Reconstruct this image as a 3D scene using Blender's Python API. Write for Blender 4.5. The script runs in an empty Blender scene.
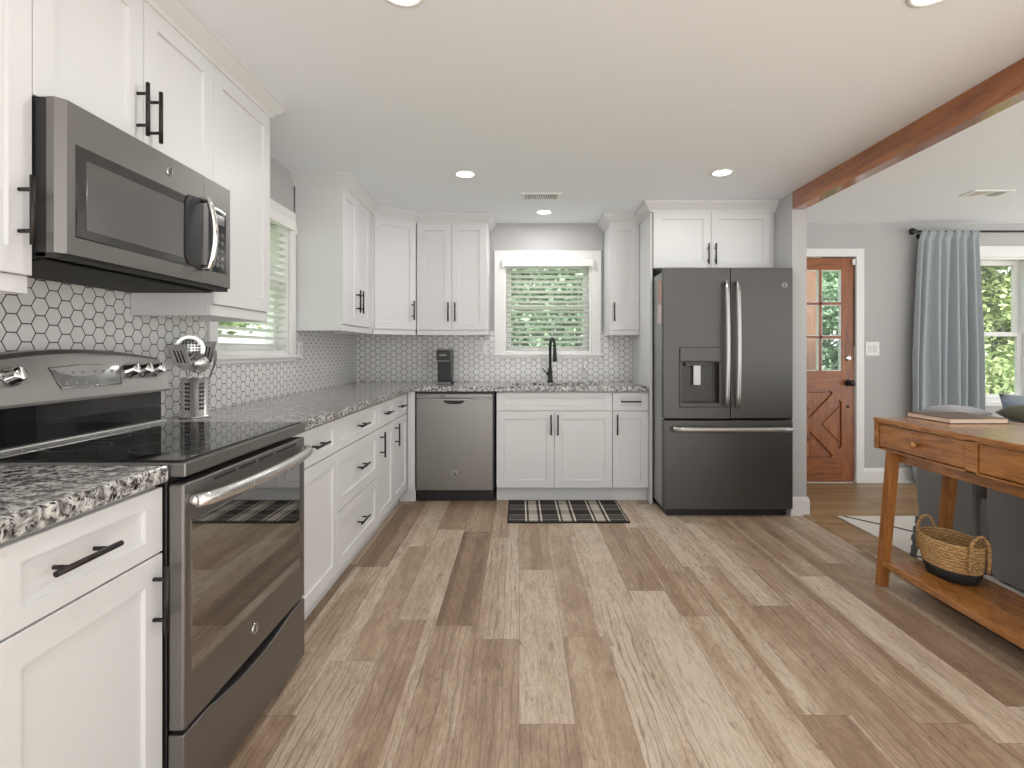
import bpy, bmesh, math, random
from mathutils import Vector, Matrix
random.seed(7)
sc = bpy.context.scene
COL = sc.collection
PI = math.pi

# ------------------------------------------------------------------ camera, world, exposure
cam_d = bpy.data.cameras.new('camera'); cam = bpy.data.objects.new('camera', cam_d); COL.objects.link(cam)
cam.location = (0, 0, 1.195); cam.rotation_euler = (PI/2, 0, 0)
cam_d.sensor_width = 36; cam_d.lens = 540/1024*36
cam_d.shift_x = -7/1024; cam_d.shift_y = -33/1024
cam_d.clip_start = 0.05
sc.camera = cam
wd = bpy.data.worlds.new('overcast_sky'); sc.world = wd; wd.use_nodes = True
wb = wd.node_tree.nodes['Background']; wb.inputs['Color'].default_value = (0.955, 0.985, 1.0, 1); wb.inputs['Strength'].default_value = 1.3
sc.view_settings.view_transform = 'Standard'; sc.view_settings.look = 'None'
sc.view_settings.gamma = 1; sc.view_settings.use_curve_mapping = False
sc.view_settings.exposure = 0.68
LAMP_W = 3.0
sun_d = bpy.data.lights.new('sun', 'SUN'); sun_d.energy = 7.5; sun_d.angle = 0.3; sun_d.color = (1.0, 0.99, 0.97)
sun = bpy.data.objects.new('sun', sun_d); COL.objects.link(sun); sun.rotation_euler = (math.radians(43), 0, math.radians(14))
try:
    sc.cycles.use_denoising = True
    sc.cycles.max_bounces = 10; sc.cycles.diffuse_bounces = 5
    sc.cycles.transparent_max_bounces = 16; sc.cycles.sample_clamp_indirect = 6
except Exception: pass

# ------------------------------------------------------------------ main measures (metres)
XW = -1.478      # left wall
YW = 4.90        # back wall
H = 2.352        # ceiling
XF = -0.88       # door faces of the left base run
YF = 4.262       # door faces of the back base run
XU = -1.153      # door faces of the left wall cabinets
YU = 4.575       # door faces of the back wall cabinets
CT0, CT1 = 0.876, 0.917
U0, U1 = 1.372, 2.278
XB = 2.085       # border of kitchen floor and living room floor
YN = -1.7        # how far the room is built behind the camera
XR = 6.2

# ------------------------------------------------------------------ materials
def mat_new(name):
    m = bpy.data.materials.new(name); m.use_nodes = True
    nt = m.node_tree; b = nt.nodes['Principled BSDF']
    return m, nt, b
def P(name, col, rough=0.5, metal=0.0, spec=0.5, coat=0.0, noise=0.0, nscale=20, bump=0.0, emit=None, estr=0):
    m, nt, b = mat_new(name)
    b.inputs['Base Color'].default_value = (*col, 1); b.inputs['Roughness'].default_value = rough
    b.inputs['Metallic'].default_value = metal; b.inputs['Specular IOR Level'].default_value = spec
    b.inputs['Coat Weight'].default_value = coat
    if noise or bump:
        tc = nt.nodes.new('ShaderNodeTexCoord'); n = nt.nodes.new('ShaderNodeTexNoise')
        n.inputs['Scale'].default_value = nscale; n.inputs['Detail'].default_value = 4
        nt.links.new(tc.outputs['Object'], n.inputs['Vector'])
        if noise:
            mx = nt.nodes.new('ShaderNodeMix'); mx.data_type = 'RGBA'
            mx.inputs[6].default_value = (*[c*(1-noise) for c in col], 1); mx.inputs[7].default_value = (*[min(1, c*(1+noise)) for c in col], 1)
            nt.links.new(n.outputs['Fac'], mx.inputs[0]); nt.links.new(mx.outputs[2], b.inputs['Base Color'])
        if bump:
            bp = nt.nodes.new('ShaderNodeBump'); bp.inputs['Strength'].default_value = bump; bp.inputs['Distance'].default_value = 0.002
            nt.links.new(n.outputs['Fac'], bp.inputs['Height']); nt.links.new(bp.outputs['Normal'], b.inputs['Normal'])
    if emit:
        b.inputs['Emission Color'].default_value = (*emit, 1); b.inputs['Emission Strength'].default_value = estr
    return m
class G:
    """tiny node-graph helper"""
    def __init__(s, nt): s.nt = nt
    def n(s, t, **kw):
        nd = s.nt.nodes.new(t)
        for k, v in kw.items(): setattr(nd, k, v)
        return nd
    def l(s, a, b): s.nt.links.new(a, b)
    def put(s, sock, v):
        if hasattr(v, 'is_output') or isinstance(v, bpy.types.NodeSocket): s.l(v, sock)
        else: sock.default_value = v
    def m(s, op, a, b=0.0, c=0.0):
        nd = s.n('ShaderNodeMath', operation=op)
        s.put(nd.inputs[0], a); s.put(nd.inputs[1], b); s.put(nd.inputs[2], c)
        return nd.outputs[0]
    def mix(s, f, a, b, blend='MIX'):
        nd = s.n('ShaderNodeMix', data_type='RGBA', blend_type=blend)
        s.put(nd.inputs[0], f)
        s.put(nd.inputs[6], a if not isinstance(a, tuple) else (*a, 1)); s.put(nd.inputs[7], b if not isinstance(b, tuple) else (*b, 1))
        return nd.outputs[2]
    def xyz(s, x, y, z):
        nd = s.n('ShaderNodeCombineXYZ'); s.put(nd.inputs[0], x); s.put(nd.inputs[1], y); s.put(nd.inputs[2], z); return nd.outputs[0]
    def noise(s, vec, scale, detail=4, rough=0.5, dist=0.0):
        nd = s.n('ShaderNodeTexNoise'); s.l(vec, nd.inputs['Vector']); nd.inputs['Scale'].default_value = scale
        nd.inputs['Detail'].default_value = detail; nd.inputs['Roughness'].default_value = rough; nd.inputs['Distortion'].default_value = dist
        return nd.outputs['Fac']
    def ramp(s, f, stops):
        nd = s.n('ShaderNodeValToRGB'); cr = nd.color_ramp
        while len(cr.elements) < len(stops): cr.elements.new(0.5)
        for e, (p, c) in zip(cr.elements, stops): e.position = p; e.color = (*c, 1) if len(c) == 3 else c
        s.l(f, nd.inputs[0]); return nd.outputs[0]
    def pos(s):
        g = s.n('ShaderNodeNewGeometry'); sp = s.n('ShaderNodeSeparateXYZ'); s.l(g.outputs['Position'], sp.inputs[0]); return sp.outputs
    def obj(s):
        g = s.n('ShaderNodeTexCoord'); sp = s.n('ShaderNodeSeparateXYZ'); s.l(g.outputs['Object'], sp.inputs[0]); return sp.outputs
    def bump(s, h, b, strength=0.3, dist=0.002):
        nd = s.n('ShaderNodeBump'); nd.inputs['Strength'].default_value = strength; nd.inputs['Distance'].default_value = dist
        s.l(h, nd.inputs['Height']); s.l(nd.outputs[0], b.inputs['Normal'])

def floor_mat(name, wid, length, along_y, stops, grain_dark, rough, gap_col, strips=True):
    m, nt, b = mat_new(name); g = G(nt); p = g.pos()
    a, c = (p[1], p[0]) if along_y else (p[0], p[1])
    row = g.m('FLOOR', g.m('DIVIDE', c, wid))
    wn = g.n('ShaderNodeTexWhiteNoise', noise_dimensions='1D'); g.l(row, wn.inputs['W'])
    al = g.m('ADD', g.m('DIVIDE', a, length), wn.outputs['Value'])
    cell = g.m('FLOOR', al)
    wn2 = g.n('ShaderNodeTexWhiteNoise', noise_dimensions='2D'); g.l(g.xyz(row, cell, 0.0), wn2.inputs['Vector'])
    rnd = wn2.outputs['Value']
    # grain coordinates, shifted plank by plank
    off = g.m('MULTIPLY', rnd, 37.0)
    v1 = g.xyz(g.m('ADD', g.m('MULTIPLY', c, 1.0), off), g.m('MULTIPLY', a, 0.10), off)
    v2 = g.xyz(g.m('ADD', c, off), g.m('MULTIPLY', a, 0.30), off)
    grain = g.noise(v1, 75, 5, 0.62, 0.6)
    blotch = g.noise(v2, 9, 3, 0.55, 1.2)
    sub = g.m('FLOOR', g.m('ADD', g.m('DIVIDE', c, wid*0.37), g.m('MULTIPLY', g.m('SUBTRACT', g.noise(g.xyz(c, g.m('MULTIPLY', a, 0.25), off), 3.0, 1), 0.5), 0.25)))
    wn3 = g.n('ShaderNodeTexWhiteNoise', noise_dimensions='3D'); g.l(g.xyz(sub, row, cell), wn3.inputs['Vector'])
    fine = g.noise(g.xyz(g.m('ADD', c, off), g.m('MULTIPLY', a, 0.16), off), 190, 3, 0.7, 0.2)
    t = g.m('ADD', g.m('MULTIPLY', rnd, 0.46), g.m('MULTIPLY', blotch, 0.50))
    t = g.m('ADD', t, g.m('MULTIPLY', wn3.outputs['Value'], 0.26 if strips else 0.05))
    t = g.m('ADD', t, g.m('MULTIPLY', g.m('SUBTRACT', fine, 0.5), 0.55))
    t = g.m('SUBTRACT', t, 0.13)
    col = g.ramp(t, stops)
    gd = g.ramp(grain, [(0.30, (1, 1, 1)), (0.52, (0, 0, 0))])
    col = g.mix(g.m('MULTIPLY', gd, grain_dark), col, (0.17, 0.115, 0.08))
    # cathedral figure on some planks
    wv = g.n('ShaderNodeTexWave', wave_type='BANDS', bands_direction='X')
    g.l(g.xyz(g.m('ADD', c, off), g.m('MULTIPLY', a, 0.12), off), wv.inputs['Vector'])
    wv.inputs['Scale'].default_value = 11; wv.inputs['Distortion'].default_value = 7; wv.inputs['Detail'].default_value = 3; wv.inputs['Detail Scale'].default_value = 1.6
    wl = g.ramp(wv.outputs['Fac'], [(0.0, (1, 1, 1)), (0.10, (0, 0, 0))])
    wl = g.m('MULTIPLY', wl, g.m('GREATER_THAN', g.m('FRACT', g.m('MULTIPLY', rnd, 13.0)), 0.62))
    col = g.mix(g.m('MULTIPLY', wl, 0.6 if strips else 0.15), col, (0.16, 0.11, 0.08))
    if strips:
        kn = g.noise(g.xyz(g.m('ADD', c, off), g.m('MULTIPLY', a, 0.22), off), 26, 2, 0.5, 2.0)
        col = g.mix(g.m('MULTIPLY', g.ramp(kn, [(0.27, (1, 1, 1)), (0.36, (0, 0, 0))]), 0.5), col, (0.13, 0.085, 0.06))
    fx = g.m('ABSOLUTE', g.m('SUBTRACT', g.m('FRACT', g.m('DIVIDE', c, wid)), 0.5))
    fy = g.m('ABSOLUTE', g.m('SUBTRACT', g.m('FRACT', al), 0.5))
    e = g.m('MAXIMUM', g.m('GREATER_THAN', fx, 0.5-0.0012/wid), g.m('GREATER_THAN', fy, 0.5-0.0012/length))
    col = g.mix(g.m('MULTIPLY', e, 0.6), col, gap_col)
    g.l(col, b.inputs['Base Color'])
    g.l(g.m('ADD', g.m('MULTIPLY', grain, 0.12), rough), b.inputs['Roughness'])
    g.bump(g.m('SUBTRACT', grain, g.m('MULTIPLY', e, 1.5)), b, 0.12, 0.001)
    return m
M = {}
M['floor'] = floor_mat('vinyl_plank', 0.182, 1.22, True,
    [(0.12, (0.18, 0.115, 0.072)), (0.33, (0.315, 0.213, 0.137)), (0.52, (0.43, 0.318, 0.222)), (0.74, (0.60, 0.50, 0.395))], 0.5, 0.34, (0.10, 0.07, 0.05))
M['oak'] = floor_mat('oak_strip_floor', 0.057, 0.9, False,
    [(0.15, (0.26, 0.155, 0.070)), (0.45, (0.36, 0.225, 0.11)), (0.85, (0.44, 0.29, 0.155))], 0.35, 0.30, (0.08, 0.045, 0.02), strips=False)
M['white'] = P('white_cabinet_paint', (0.675, 0.68, 0.685), 0.38)
M['trim'] = P('white_trim_paint', (0.80, 0.80, 0.79), 0.4)
M['ceiling'] = P('ceiling_paint', (0.84, 0.88, 0.92), 0.9, bump=0.05, nscale=90)
M['wall'] = P('grey_wall_paint', (0.47, 0.47, 0.47), 0.85, bump=0.06, nscale=120)
M['blind'] = P('white_blind', (0.85, 0.85, 0.83), 0.45)
def slat_mat():
    m, nt, b = mat_new('translucent_white_slat'); g = G(nt)
    b.inputs['Base Color'].default_value = (0.85, 0.86, 0.83, 1); b.inputs['Roughness'].default_value = 0.5
    tl = g.n('ShaderNodeBsdfTranslucent'); tl.inputs['Color'].default_value = (0.9, 0.92, 0.86, 1)
    mx = g.n('ShaderNodeMixShader'); mx.inputs[0].default_value = 0.45
    g.l(b.outputs[0], mx.inputs[1]); g.l(tl.outputs[0], mx.inputs[2]); g.l(mx.outputs[0], nt.nodes['Material Output'].inputs[0])
    return m
M['bronze'] = P('dark_bronze_metal', (0.035, 0.031, 0.03), 0.38, 0.7)
M['black'] = P('black_plastic', (0.012, 0.012, 0.013), 0.4)
M['matte_black'] = P('matte_black_metal', (0.018, 0.018, 0.018), 0.42, 0.3)
M['glass_black'] = P('black_ceramic_glass', (0.006, 0.006, 0.007), 0.04, spec=0.6)
M['oven_glass'] = P('smoked_oven_glass', (0.010, 0.009, 0.008), 0.03, spec=1.0)
M['oven_glass'].node_tree.nodes['Principled BSDF'].inputs['IOR'].default_value = 2.6
M['mw_glass'] = P('smoked_microwave_glass', (0.09, 0.088, 0.085), 0.10, spec=1.0)
def brushed(name, col, rough, vertical=True):
    m, nt, b = mat_new(name); g = G(nt); o = g.obj()
    n = g.noise(g.xyz(g.m('MULTIPLY', o[0], 1.0 if not vertical else 300.0), g.m('MULTIPLY', o[1], 300.0), g.m('MULTIPLY', o[2], 300.0 if not vertical else 1.0)), 1.0, 3)
    g.l(g.mix(n, tuple(c*0.94 for c in col), tuple(c*1.06 for c in col)), b.inputs['Base Color'])
    g.l(g.m('ADD', g.m('MULTIPLY', n, 0.08), rough-0.04), b.inputs['Roughness'])
    b.inputs['Metallic'].default_value = 0.85
    return m
M['slate'] = brushed('slate_appliance_finish', (0.215, 0.206, 0.196), 0.38, False)
M['slate_fridge'] = brushed('slate_refrigerator_finish', (0.10, 0.096, 0.091), 0.42, False)
M['slate_mid'] = brushed('slate_backguard_finish', (0.30, 0.29, 0.28), 0.34, False)
M['slate_light'] = brushed('stainless_dishwasher_finish', (0.255, 0.245, 0.235), 0.36, False)
M['slate_side'] = P('grey_appliance_side', (0.30, 0.31, 0.32), 0.4, 0.3)
M['steel'] = brushed('brushed_steel', (0.62, 0.61, 0.60), 0.26, True)
M['steel_grey'] = brushed('satin_grey_steel', (0.42, 0.41, 0.40), 0.34, True)
M['chrome'] = P('chrome', (0.75, 0.74, 0.73), 0.12, 1.0)
M['lens'] = P('lamp_diffuser', (0.95, 0.95, 0.95), 0.5, emit=(1, 0.97, 0.92), estr=6)
M['mw_frame'] = P('grey_microwave_glass', (0.025, 0.024, 0.023), 0.08, spec=0.9)
M['niche'] = P('dark_grey_dispenser_plastic', (0.05, 0.048, 0.046), 0.35)
M['display'] = P('grey_display_glass', (0.16, 0.16, 0.155), 0.12, noise=0.35, nscale=55)
M['ink'] = P('dark_emblem_ink', (0.12, 0.12, 0.12), 0.4)
M['dark_gap'] = P('dark_recess', (0.02, 0.02, 0.02), 0.7)

def hex_mat():
    m, nt, b = mat_new('white_hexagon_tile'); g = G(nt); p = g.pos()
    s = 0.0313; rx, ry = 3*s, math.sqrt(3)*s
    u = g.m('ADD', g.m('ADD', p[0], p[1]), 20.0); v = g.m('ADD', p[2], 10.0)
    def cellv(du, dv):
        x = g.m('SUBTRACT', g.m('MODULO', g.m('ADD', u, du), rx), rx/2); y = g.m('SUBTRACT', g.m('MODULO', g.m('ADD', v, dv), ry), ry/2)
        x = g.m('ABSOLUTE', x); y = g.m('ABSOLUTE', y)
        return g.m('MAXIMUM', y, g.m('ADD', g.m('MULTIPLY', x, math.sqrt(3)/2), g.m('MULTIPLY', y, 0.5)))
    d = g.m('MINIMUM', cellv(0, 0), cellv(rx/2, ry/2))
    inr = math.sqrt(3)/2*s
    mr = g.n('ShaderNodeMapRange'); g.l(d, mr.inputs[0]); mr.inputs[1].default_value = inr-0.0022; mr.inputs[2].default_value = inr-0.0012
    f = mr.outputs[0]
    geo = g.n('ShaderNodeNewGeometry')
    n = g.noise(geo.outputs['Position'], 9, 2)
    tile = g.mix(n, (0.70, 0.69, 0.68), (0.80, 0.79, 0.78))
    g.l(g.mix(f, tile, (0.035, 0.034, 0.034)), b.inputs['Base Color'])
    g.l(g.m('ADD', g.m('MULTIPLY', f, 0.6), 0.18), b.inputs['Roughness'])
    g.bump(g.m('SUBTRACT', 1.0, f), b, 0.5, 0.0012)
    return m
M['hex'] = hex_mat(); M['slat'] = slat_mat()
def granite_mat():
    m, nt, b = mat_new('speckled_grey_granite'); g = G(nt)
    geo = g.n('ShaderNodeNewGeometry'); v = geo.outputs['Position']
    n1 = g.noise(v, 42, 5, 0.65, 0.8); n2 = g.noise(v, 95, 4, 0.6, 0.5); n3 = g.noise(v, 14, 3, 0.5, 1.0)
    vo = g.n('ShaderNodeTexVoronoi'); g.l(v, vo.inputs['Vector']); vo.inputs['Scale'].default_value = 120
    sepc = g.n('ShaderNodeSeparateColor'); g.l(vo.outputs['Color'], sepc.inputs[0])
    base = g.ramp(n1, [(0.36, (0.07, 0.068, 0.066)), (0.44, (0.21, 0.205, 0.20)), (0.53, (0.46, 0.45, 0.44)), (0.64, (0.70, 0.69, 0.66))])
    blk = g.ramp(g.m('ADD', g.m('MULTIPLY', n2, 0.7), g.m('MULTIPLY', sepc.outputs[0], 0.25)), [(0.36, (1, 1, 1)), (0.42, (0, 0, 0))])
    c = g.mix(blk, base, (0.022, 0.021, 0.021))
    brn = g.ramp(n3, [(0.56, (0, 0, 0)), (0.70, (1, 1, 1))])
    c = g.mix(g.m('MULTIPLY', brn, 0.3), c, (0.22, 0.20, 0.18))
    g.l(c, b.inputs['Base Color']); b.inputs['Roughness'].default_value = 0.13
    return m
M['granite'] = granite_mat()
def wood_mat(name, c0, c1, c2, rough, axis, scale=1.0, coat=0.0):
    m, nt, b = mat_new(name); g = G(nt); o = list(g.obj())
    k = [9.0*scale]*3; k[axis] = 0.9*scale
    v = g.xyz(*[g.m('MULTIPLY', o[i], k[i]) for i in range(3)])
    n = g.noise(v, 2.2, 6, 0.6, 1.6); n2 = g.noise(v, 12, 4, 0.6, 0.3)
    t = g.m('ADD', g.m('MULTIPLY', n, 0.75), g.m('MULTIPLY', n2, 0.25))
    g.l(g.ramp(t, [(0.32, c0), (0.5, c1), (0.68, c2)]), b.inputs['Base Color'])
    g.l(g.m('ADD', g.m('MULTIPLY', n2, 0.15), rough), b.inputs['Roughness'])
    b.inputs['Coat Weight'].default_value = coat; b.inputs['Coat Roughness'].default_value = 0.15
    g.bump(n2, b, 0.08, 0.001)
    return m
M['table_y'] = wood_mat('honey_pine_lengthwise', (0.17, 0.060, 0.013), (0.34, 0.135, 0.031), (0.47, 0.205, 0.053), 0.2, 1, 1.3, 0.6)
M['table_z'] = wood_mat('honey_pine_upright', (0.17, 0.060, 0.013), (0.31, 0.120, 0.028), (0.42, 0.18, 0.048), 0.35, 2)
M['door_z'] = wood_mat('stained_door_upright', (0.13, 0.034, 0.006), (0.27, 0.075, 0.011), (0.40, 0.13, 0.022), 0.3, 2, 1.0, 0.3)
M['door_x'] = wood_mat('stained_door_crosswise', (0.13, 0.034, 0.006), (0.27, 0.075, 0.011), (0.40, 0.13, 0.022), 0.3, 0, 1.0, 0.3)
M['beam'] = wood_mat('stained_beam', (0.19, 0.05, 0.012), (0.32, 0.098, 0.022), (0.40, 0.14, 0.036), 0.12, 1, 0.8, 1.0)
M['post'] = wood_mat('porch_cedar', (0.11, 0.052, 0.03), (0.17, 0.085, 0.05), (0.21, 0.12, 0.075), 0.6, 2)
def fabric(name, col, scale=260, amt=0.25, bump=0.4):
    m, nt, b = mat_new(name); g = G(nt); o = g.obj()
    vx = g.xyz(o[0], o[1], o[2])
    n = g.noise(vx, scale, 2); n2 = g.noise(vx, 6, 3)
    c = g.mix(n, tuple(x*(1-amt) for x in col), tuple(min(1, x*(1+amt)) for x in col))
    c = g.mix(g.m('MULTIPLY', n2, 0.25), c, tuple(x*0.75 for x in col))
    g.l(c, b.inputs['Base Color']); b.inputs['Roughness'].default_value = 0.95; b.inputs['Specular IOR Level'].default_value = 0.15
    b.inputs['Sheen Weight'].default_value = 0.2
    g.bump(n, b, bump, 0.001)
    return m
M['curtain'] = fabric('blue_grey_linen', (0.37, 0.41, 0.435), 240, 0.18)
M['sofa'] = fabric('charcoal_upholstery', (0.20, 0.195, 0.19), 200, 0.3)
M['sofa_blue'] = fabric('blue_grey_upholstery', (0.24, 0.28, 0.34), 200, 0.25)
M['pillow_grey'] = fabric('pale_grey_cushion', (0.40, 0.41, 0.43), 200, 0.15)
M['pillow_olive'] = fabric('dark_olive_cushion', (0.12, 0.115, 0.085), 120, 0.35)
def rug_mat():
    m, nt, b = mat_new('cream_rug_with_lines'); g = G(nt); p = g.obj()
    nx = g.m('MULTIPLY', g.m('SUBTRACT', g.noise(g.xyz(p[0], p[1], 0.0), 5, 2), 0.5), 0.10)
    a = g.m('ADD', g.m('ADD', g.m('DIVIDE', p[0], 0.62), g.m('DIVIDE', p[1], 0.80)), nx); c = g.m('ADD', g.m('SUBTRACT', g.m('DIVIDE', p[0], 0.62), g.m('DIVIDE', p[1], 0.80)), nx)
    def line(t): return g.m('LESS_THAN', g.m('ABSOLUTE', g.m('SUBTRACT', g.m('FRACT', g.m('ADD', t, 10.0)), 0.5)), 0.034)
    f = g.m('MAXIMUM', line(a), line(c))
    n = g.noise(g.xyz(p[0], p[1], p[2]), 150, 3)
    base = g.mix(n, (0.62, 0.59, 0.54), (0.80, 0.77, 0.72))
    g.l(g.mix(f, base, (0.06, 0.06, 0.065)), b.inputs['Base Color']); b.inputs['Roughness'].default_value = 0.95
    g.bump(n, b, 0.6, 0.003)
    return m
M['rug'] = rug_mat()
def mat_plaid():
    m, nt, b = mat_new('black_cream_plaid_weave'); g = G(nt); p = g.obj()   # x 0..0.855, y 0..0.56
    def band(t, lo, hi): return g.m('MULTIPLY', g.m('GREATER_THAN', t, lo), g.m('LESS_THAN', t, hi))
    def add(*a):
        r = a[0]
        for q in a[1:]: r = g.m('ADD', r, q)
        return r
    xs = g.m('FRACT', g.m('ADD', g.m('DIVIDE', g.m('SUBTRACT', p[0], 0.127), 0.237), 4.0)); ys = g.m('FRACT', g.m('DIVIDE', g.m('ADD', p[1], 0.03), 0.25))
    wide = band(xs, 0.11, 0.37); thin = add(band(xs, 0.0, 0.045), band(xs, 0.455, 0.50)); inner = g.m('MULTIPLY', band(p[0], 0.012, 0.843), band(p[1], 0.02, 0.54))
    hw = band(ys, 0.40, 0.72); ht = add(band(ys, 0.31, 0.36), band(ys, 0.76, 0.81))
    n = g.noise(g.xyz(p[0], p[1], p[2]), 320, 2)
    v = add(g.m('MULTIPLY', wide, 0.52), g.m('MULTIPLY', thin, 0.75), g.m('MULTIPLY', hw, 0.17), g.m('MULTIPLY', ht, 0.45))
    v = g.m('MULTIPLY', g.m('MULTIPLY', v, inner), g.m('ADD', g.m('MULTIPLY', n, 0.7), 0.6))
    g.l(g.ramp(v, [(0.0, (0.016, 0.014, 0.013)), (0.2, (0.075, 0.062, 0.055)), (0.55, (0.36, 0.32, 0.27)), (0.95, (0.74, 0.69, 0.61))]), b.inputs['Base Color'])
    b.inputs['Roughness'].default_value = 0.95; g.bump(n, b, 0.5, 0.002)
    return m
M['plaid'] = mat_plaid()
def wicker_mat():
    m, nt, b = mat_new('woven_straw'); g = G(nt); p = g.obj()
    wv = g.n('ShaderNodeTexWave', wave_type='BANDS', bands_direction='Z'); g.l(g.xyz(p[0], p[1], p[2]), wv.inputs['Vector'])
    wv.inputs['Scale'].default_value = 22; wv.inputs['Distortion'].default_value = 6.0; wv.inputs['Detail'].default_value = 2; wv.inputs['Detail Scale'].default_value = 4
    n = g.noise(g.xyz(p[0], p[1], g.m('MULTIPLY', p[2], 4.0)), 45, 3)
    t = g.m('ADD', g.m('MULTIPLY', wv.outputs['Fac'], 0.5), g.m('MULTIPLY', n, 0.5))
    g.l(g.ramp(t, [(0.15, (0.22, 0.11, 0.035)), (0.42, (0.46, 0.26, 0.10)), (0.75, (0.64, 0.42, 0.19))]), b.inputs['Base Color'])
    b.inputs['Roughness'].default_value = 0.8; g.bump(t, b, 0.9, 0.006)
    return m
M['wicker'] = wicker_mat()
M['black_straw'] = P('black_dyed_straw', (0.012, 0.012, 0.013), 0.8, bump=0.8, nscale=70)
def pane_mat():
    m = bpy.data.materials.new('clear_window_glass'); m.use_nodes = True; nt = m.node_tree; nt.nodes.clear(); g = G(nt)
    out = g.n('ShaderNodeOutputMaterial'); tr = g.n('ShaderNodeBsdfTransparent'); gl = g.n('ShaderNodeBsdfGlossy'); gl.inputs['Roughness'].default_value = 0.01
    tr.inputs['Color'].default_value = (0.96, 0.98, 0.97, 1)
    fr = g.n('ShaderNodeFresnel'); fr.inputs['IOR'].default_value = 1.45; mx = g.n('ShaderNodeMixShader')
    gm = g.n('ShaderNodeNewGeometry'); g.l(g.m('MULTIPLY', fr.outputs[0], g.m('SUBTRACT', 1.0, gm.outputs['Backfacing'])), mx.inputs[0]); g.l(tr.outputs[0], mx.inputs[1]); g.l(gl.outputs[0], mx.inputs[2]); g.l(mx.outputs[0], out.inputs[0])
    return m
M['pane'] = pane_mat()
def leaf_mat(name, c0, c1):
    m, nt, b = mat_new(name); g = G(nt)
    oi = g.n('ShaderNodeNewGeometry')
    rnd = oi.outputs['Random Per Island']
    g.l(g.ramp(rnd, [(0.0, c0), (1.0, c1)]), b.inputs['Base Color']); b.inputs['Roughness'].default_value = 0.55
    tl = g.n('ShaderNodeBsdfTranslucent'); g.l(g.ramp(rnd, [(0.0, tuple(x*1.1 for x in c0)), (1.0, tuple(min(1, x*1.2) for x in c1))]), tl.inputs['Color'])
    mx = g.n('ShaderNodeMixShader'); mx.inputs[0].default_value = 0.35
    out = nt.nodes['Material Output']; g.l(b.outputs[0], mx.inputs[1]); g.l(tl.outputs[0], mx.inputs[2]); g.l(mx.outputs[0], out.inputs[0])
    return m
M['leaf_dark'] = leaf_mat('mid_green_leaves', (0.13, 0.22, 0.13), (0.42, 0.55, 0.37))
M['leaf_light'] = leaf_mat('yellow_green_leaves', (0.24, 0.32, 0.13), (0.58, 0.64, 0.34))
M['bark'] = P('grey_bark', (0.14, 0.11, 0.08), 0.9, noise=0.4, nscale=15)
M['bounce_concrete'] = P('pale_bounce_concrete', (0.62, 0.61, 0.59), 0.9, noise=0.06, nscale=3)  # pale tone for the added ground that reflects daylight indoors
M['lawn'] = P('lawn', (0.14, 0.24, 0.07), 0.95, noise=0.4, nscale=8)
M['book_cover'] = P('brown_book_cover', (0.16, 0.085, 0.06), 0.3, noise=0.5, nscale=9)
M['paper'] = P('book_pages', (0.74, 0.60, 0.48), 0.8)
M['card_pink'] = P('pink_photo_print', (0.50, 0.23, 0.17), 0.4, noise=0.6, nscale=40)
M['card_white'] = P('white_photo_print', (0.62, 0.50, 0.48), 0.4, noise=0.4, nscale=30)
M['clear'] = None
def clear_mat():
    m, nt, b = mat_new('clear_bottle_glass')
    b.inputs['Base Color'].default_value = (0.95, 0.95, 0.95, 1); b.inputs['Roughness'].default_value = 0.03
    b.inputs['Transmission Weight'].default_value = 1.0; b.inputs['IOR'].default_value = 1.3
    return m
M['clear'] = clear_mat()

# ------------------------------------------------------------------ mesh helpers
def NB(): return bmesh.new()
def merge(bm, t, mi=0):
    for f in t.faces: f.material_index = mi
    me = bpy.data.meshes.new('tmp'); t.to_mesh(me); t.free(); bm.from_mesh(me); bpy.data.meshes.remove(me)
def bx(bm, x0, x1, y0, y1, z0, z1, bev=0.0, seg=2, mi=0):
    t = bmesh.new(); bmesh.ops.create_cube(t, size=1)
    for v in t.verts:
        v.co = Vector(((x0+x1)/2+v.co.x*(x1-x0), (y0+y1)/2+v.co.y*(y1-y0), (z0+z1)/2+v.co.z*(z1-z0)))
    if bev: bmesh.ops.bevel(t, geom=list(t.edges), offset=bev, segments=seg, profile=0.5, affect='EDGES')
    merge(bm, t, mi)
def prism(bm, pts, axis, a, b, bev=0.0, mi=0):
    """polygon pts extruded along axis (0,1,2) from a to b"""
    t = bmesh.new()
    def mk(p, q):
        if axis == 0: return Vector((q, p[0], p[1]))
        if axis == 1: return Vector((p[0], q, p[1]))
        return Vector((p[0], p[1], q))
    A = [t.verts.new(mk(p, a)) for p in pts]; B = [t.verts.new(mk(p, b)) for p in pts]
    n = len(pts); t.faces.new(A); t.faces.new(B[::-1])
    for i in range(n): t.faces.new((A[i], B[i], B[(i+1) % n], A[(i+1) % n]))
    bmesh.ops.recalc_face_normals(t, faces=t.faces[:])
    if bev: bmesh.ops.bevel(t, geom=list(t.edges), offset=bev, segments=2, profile=0.5, affect='EDGES')
    merge(bm, t, mi)
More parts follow.
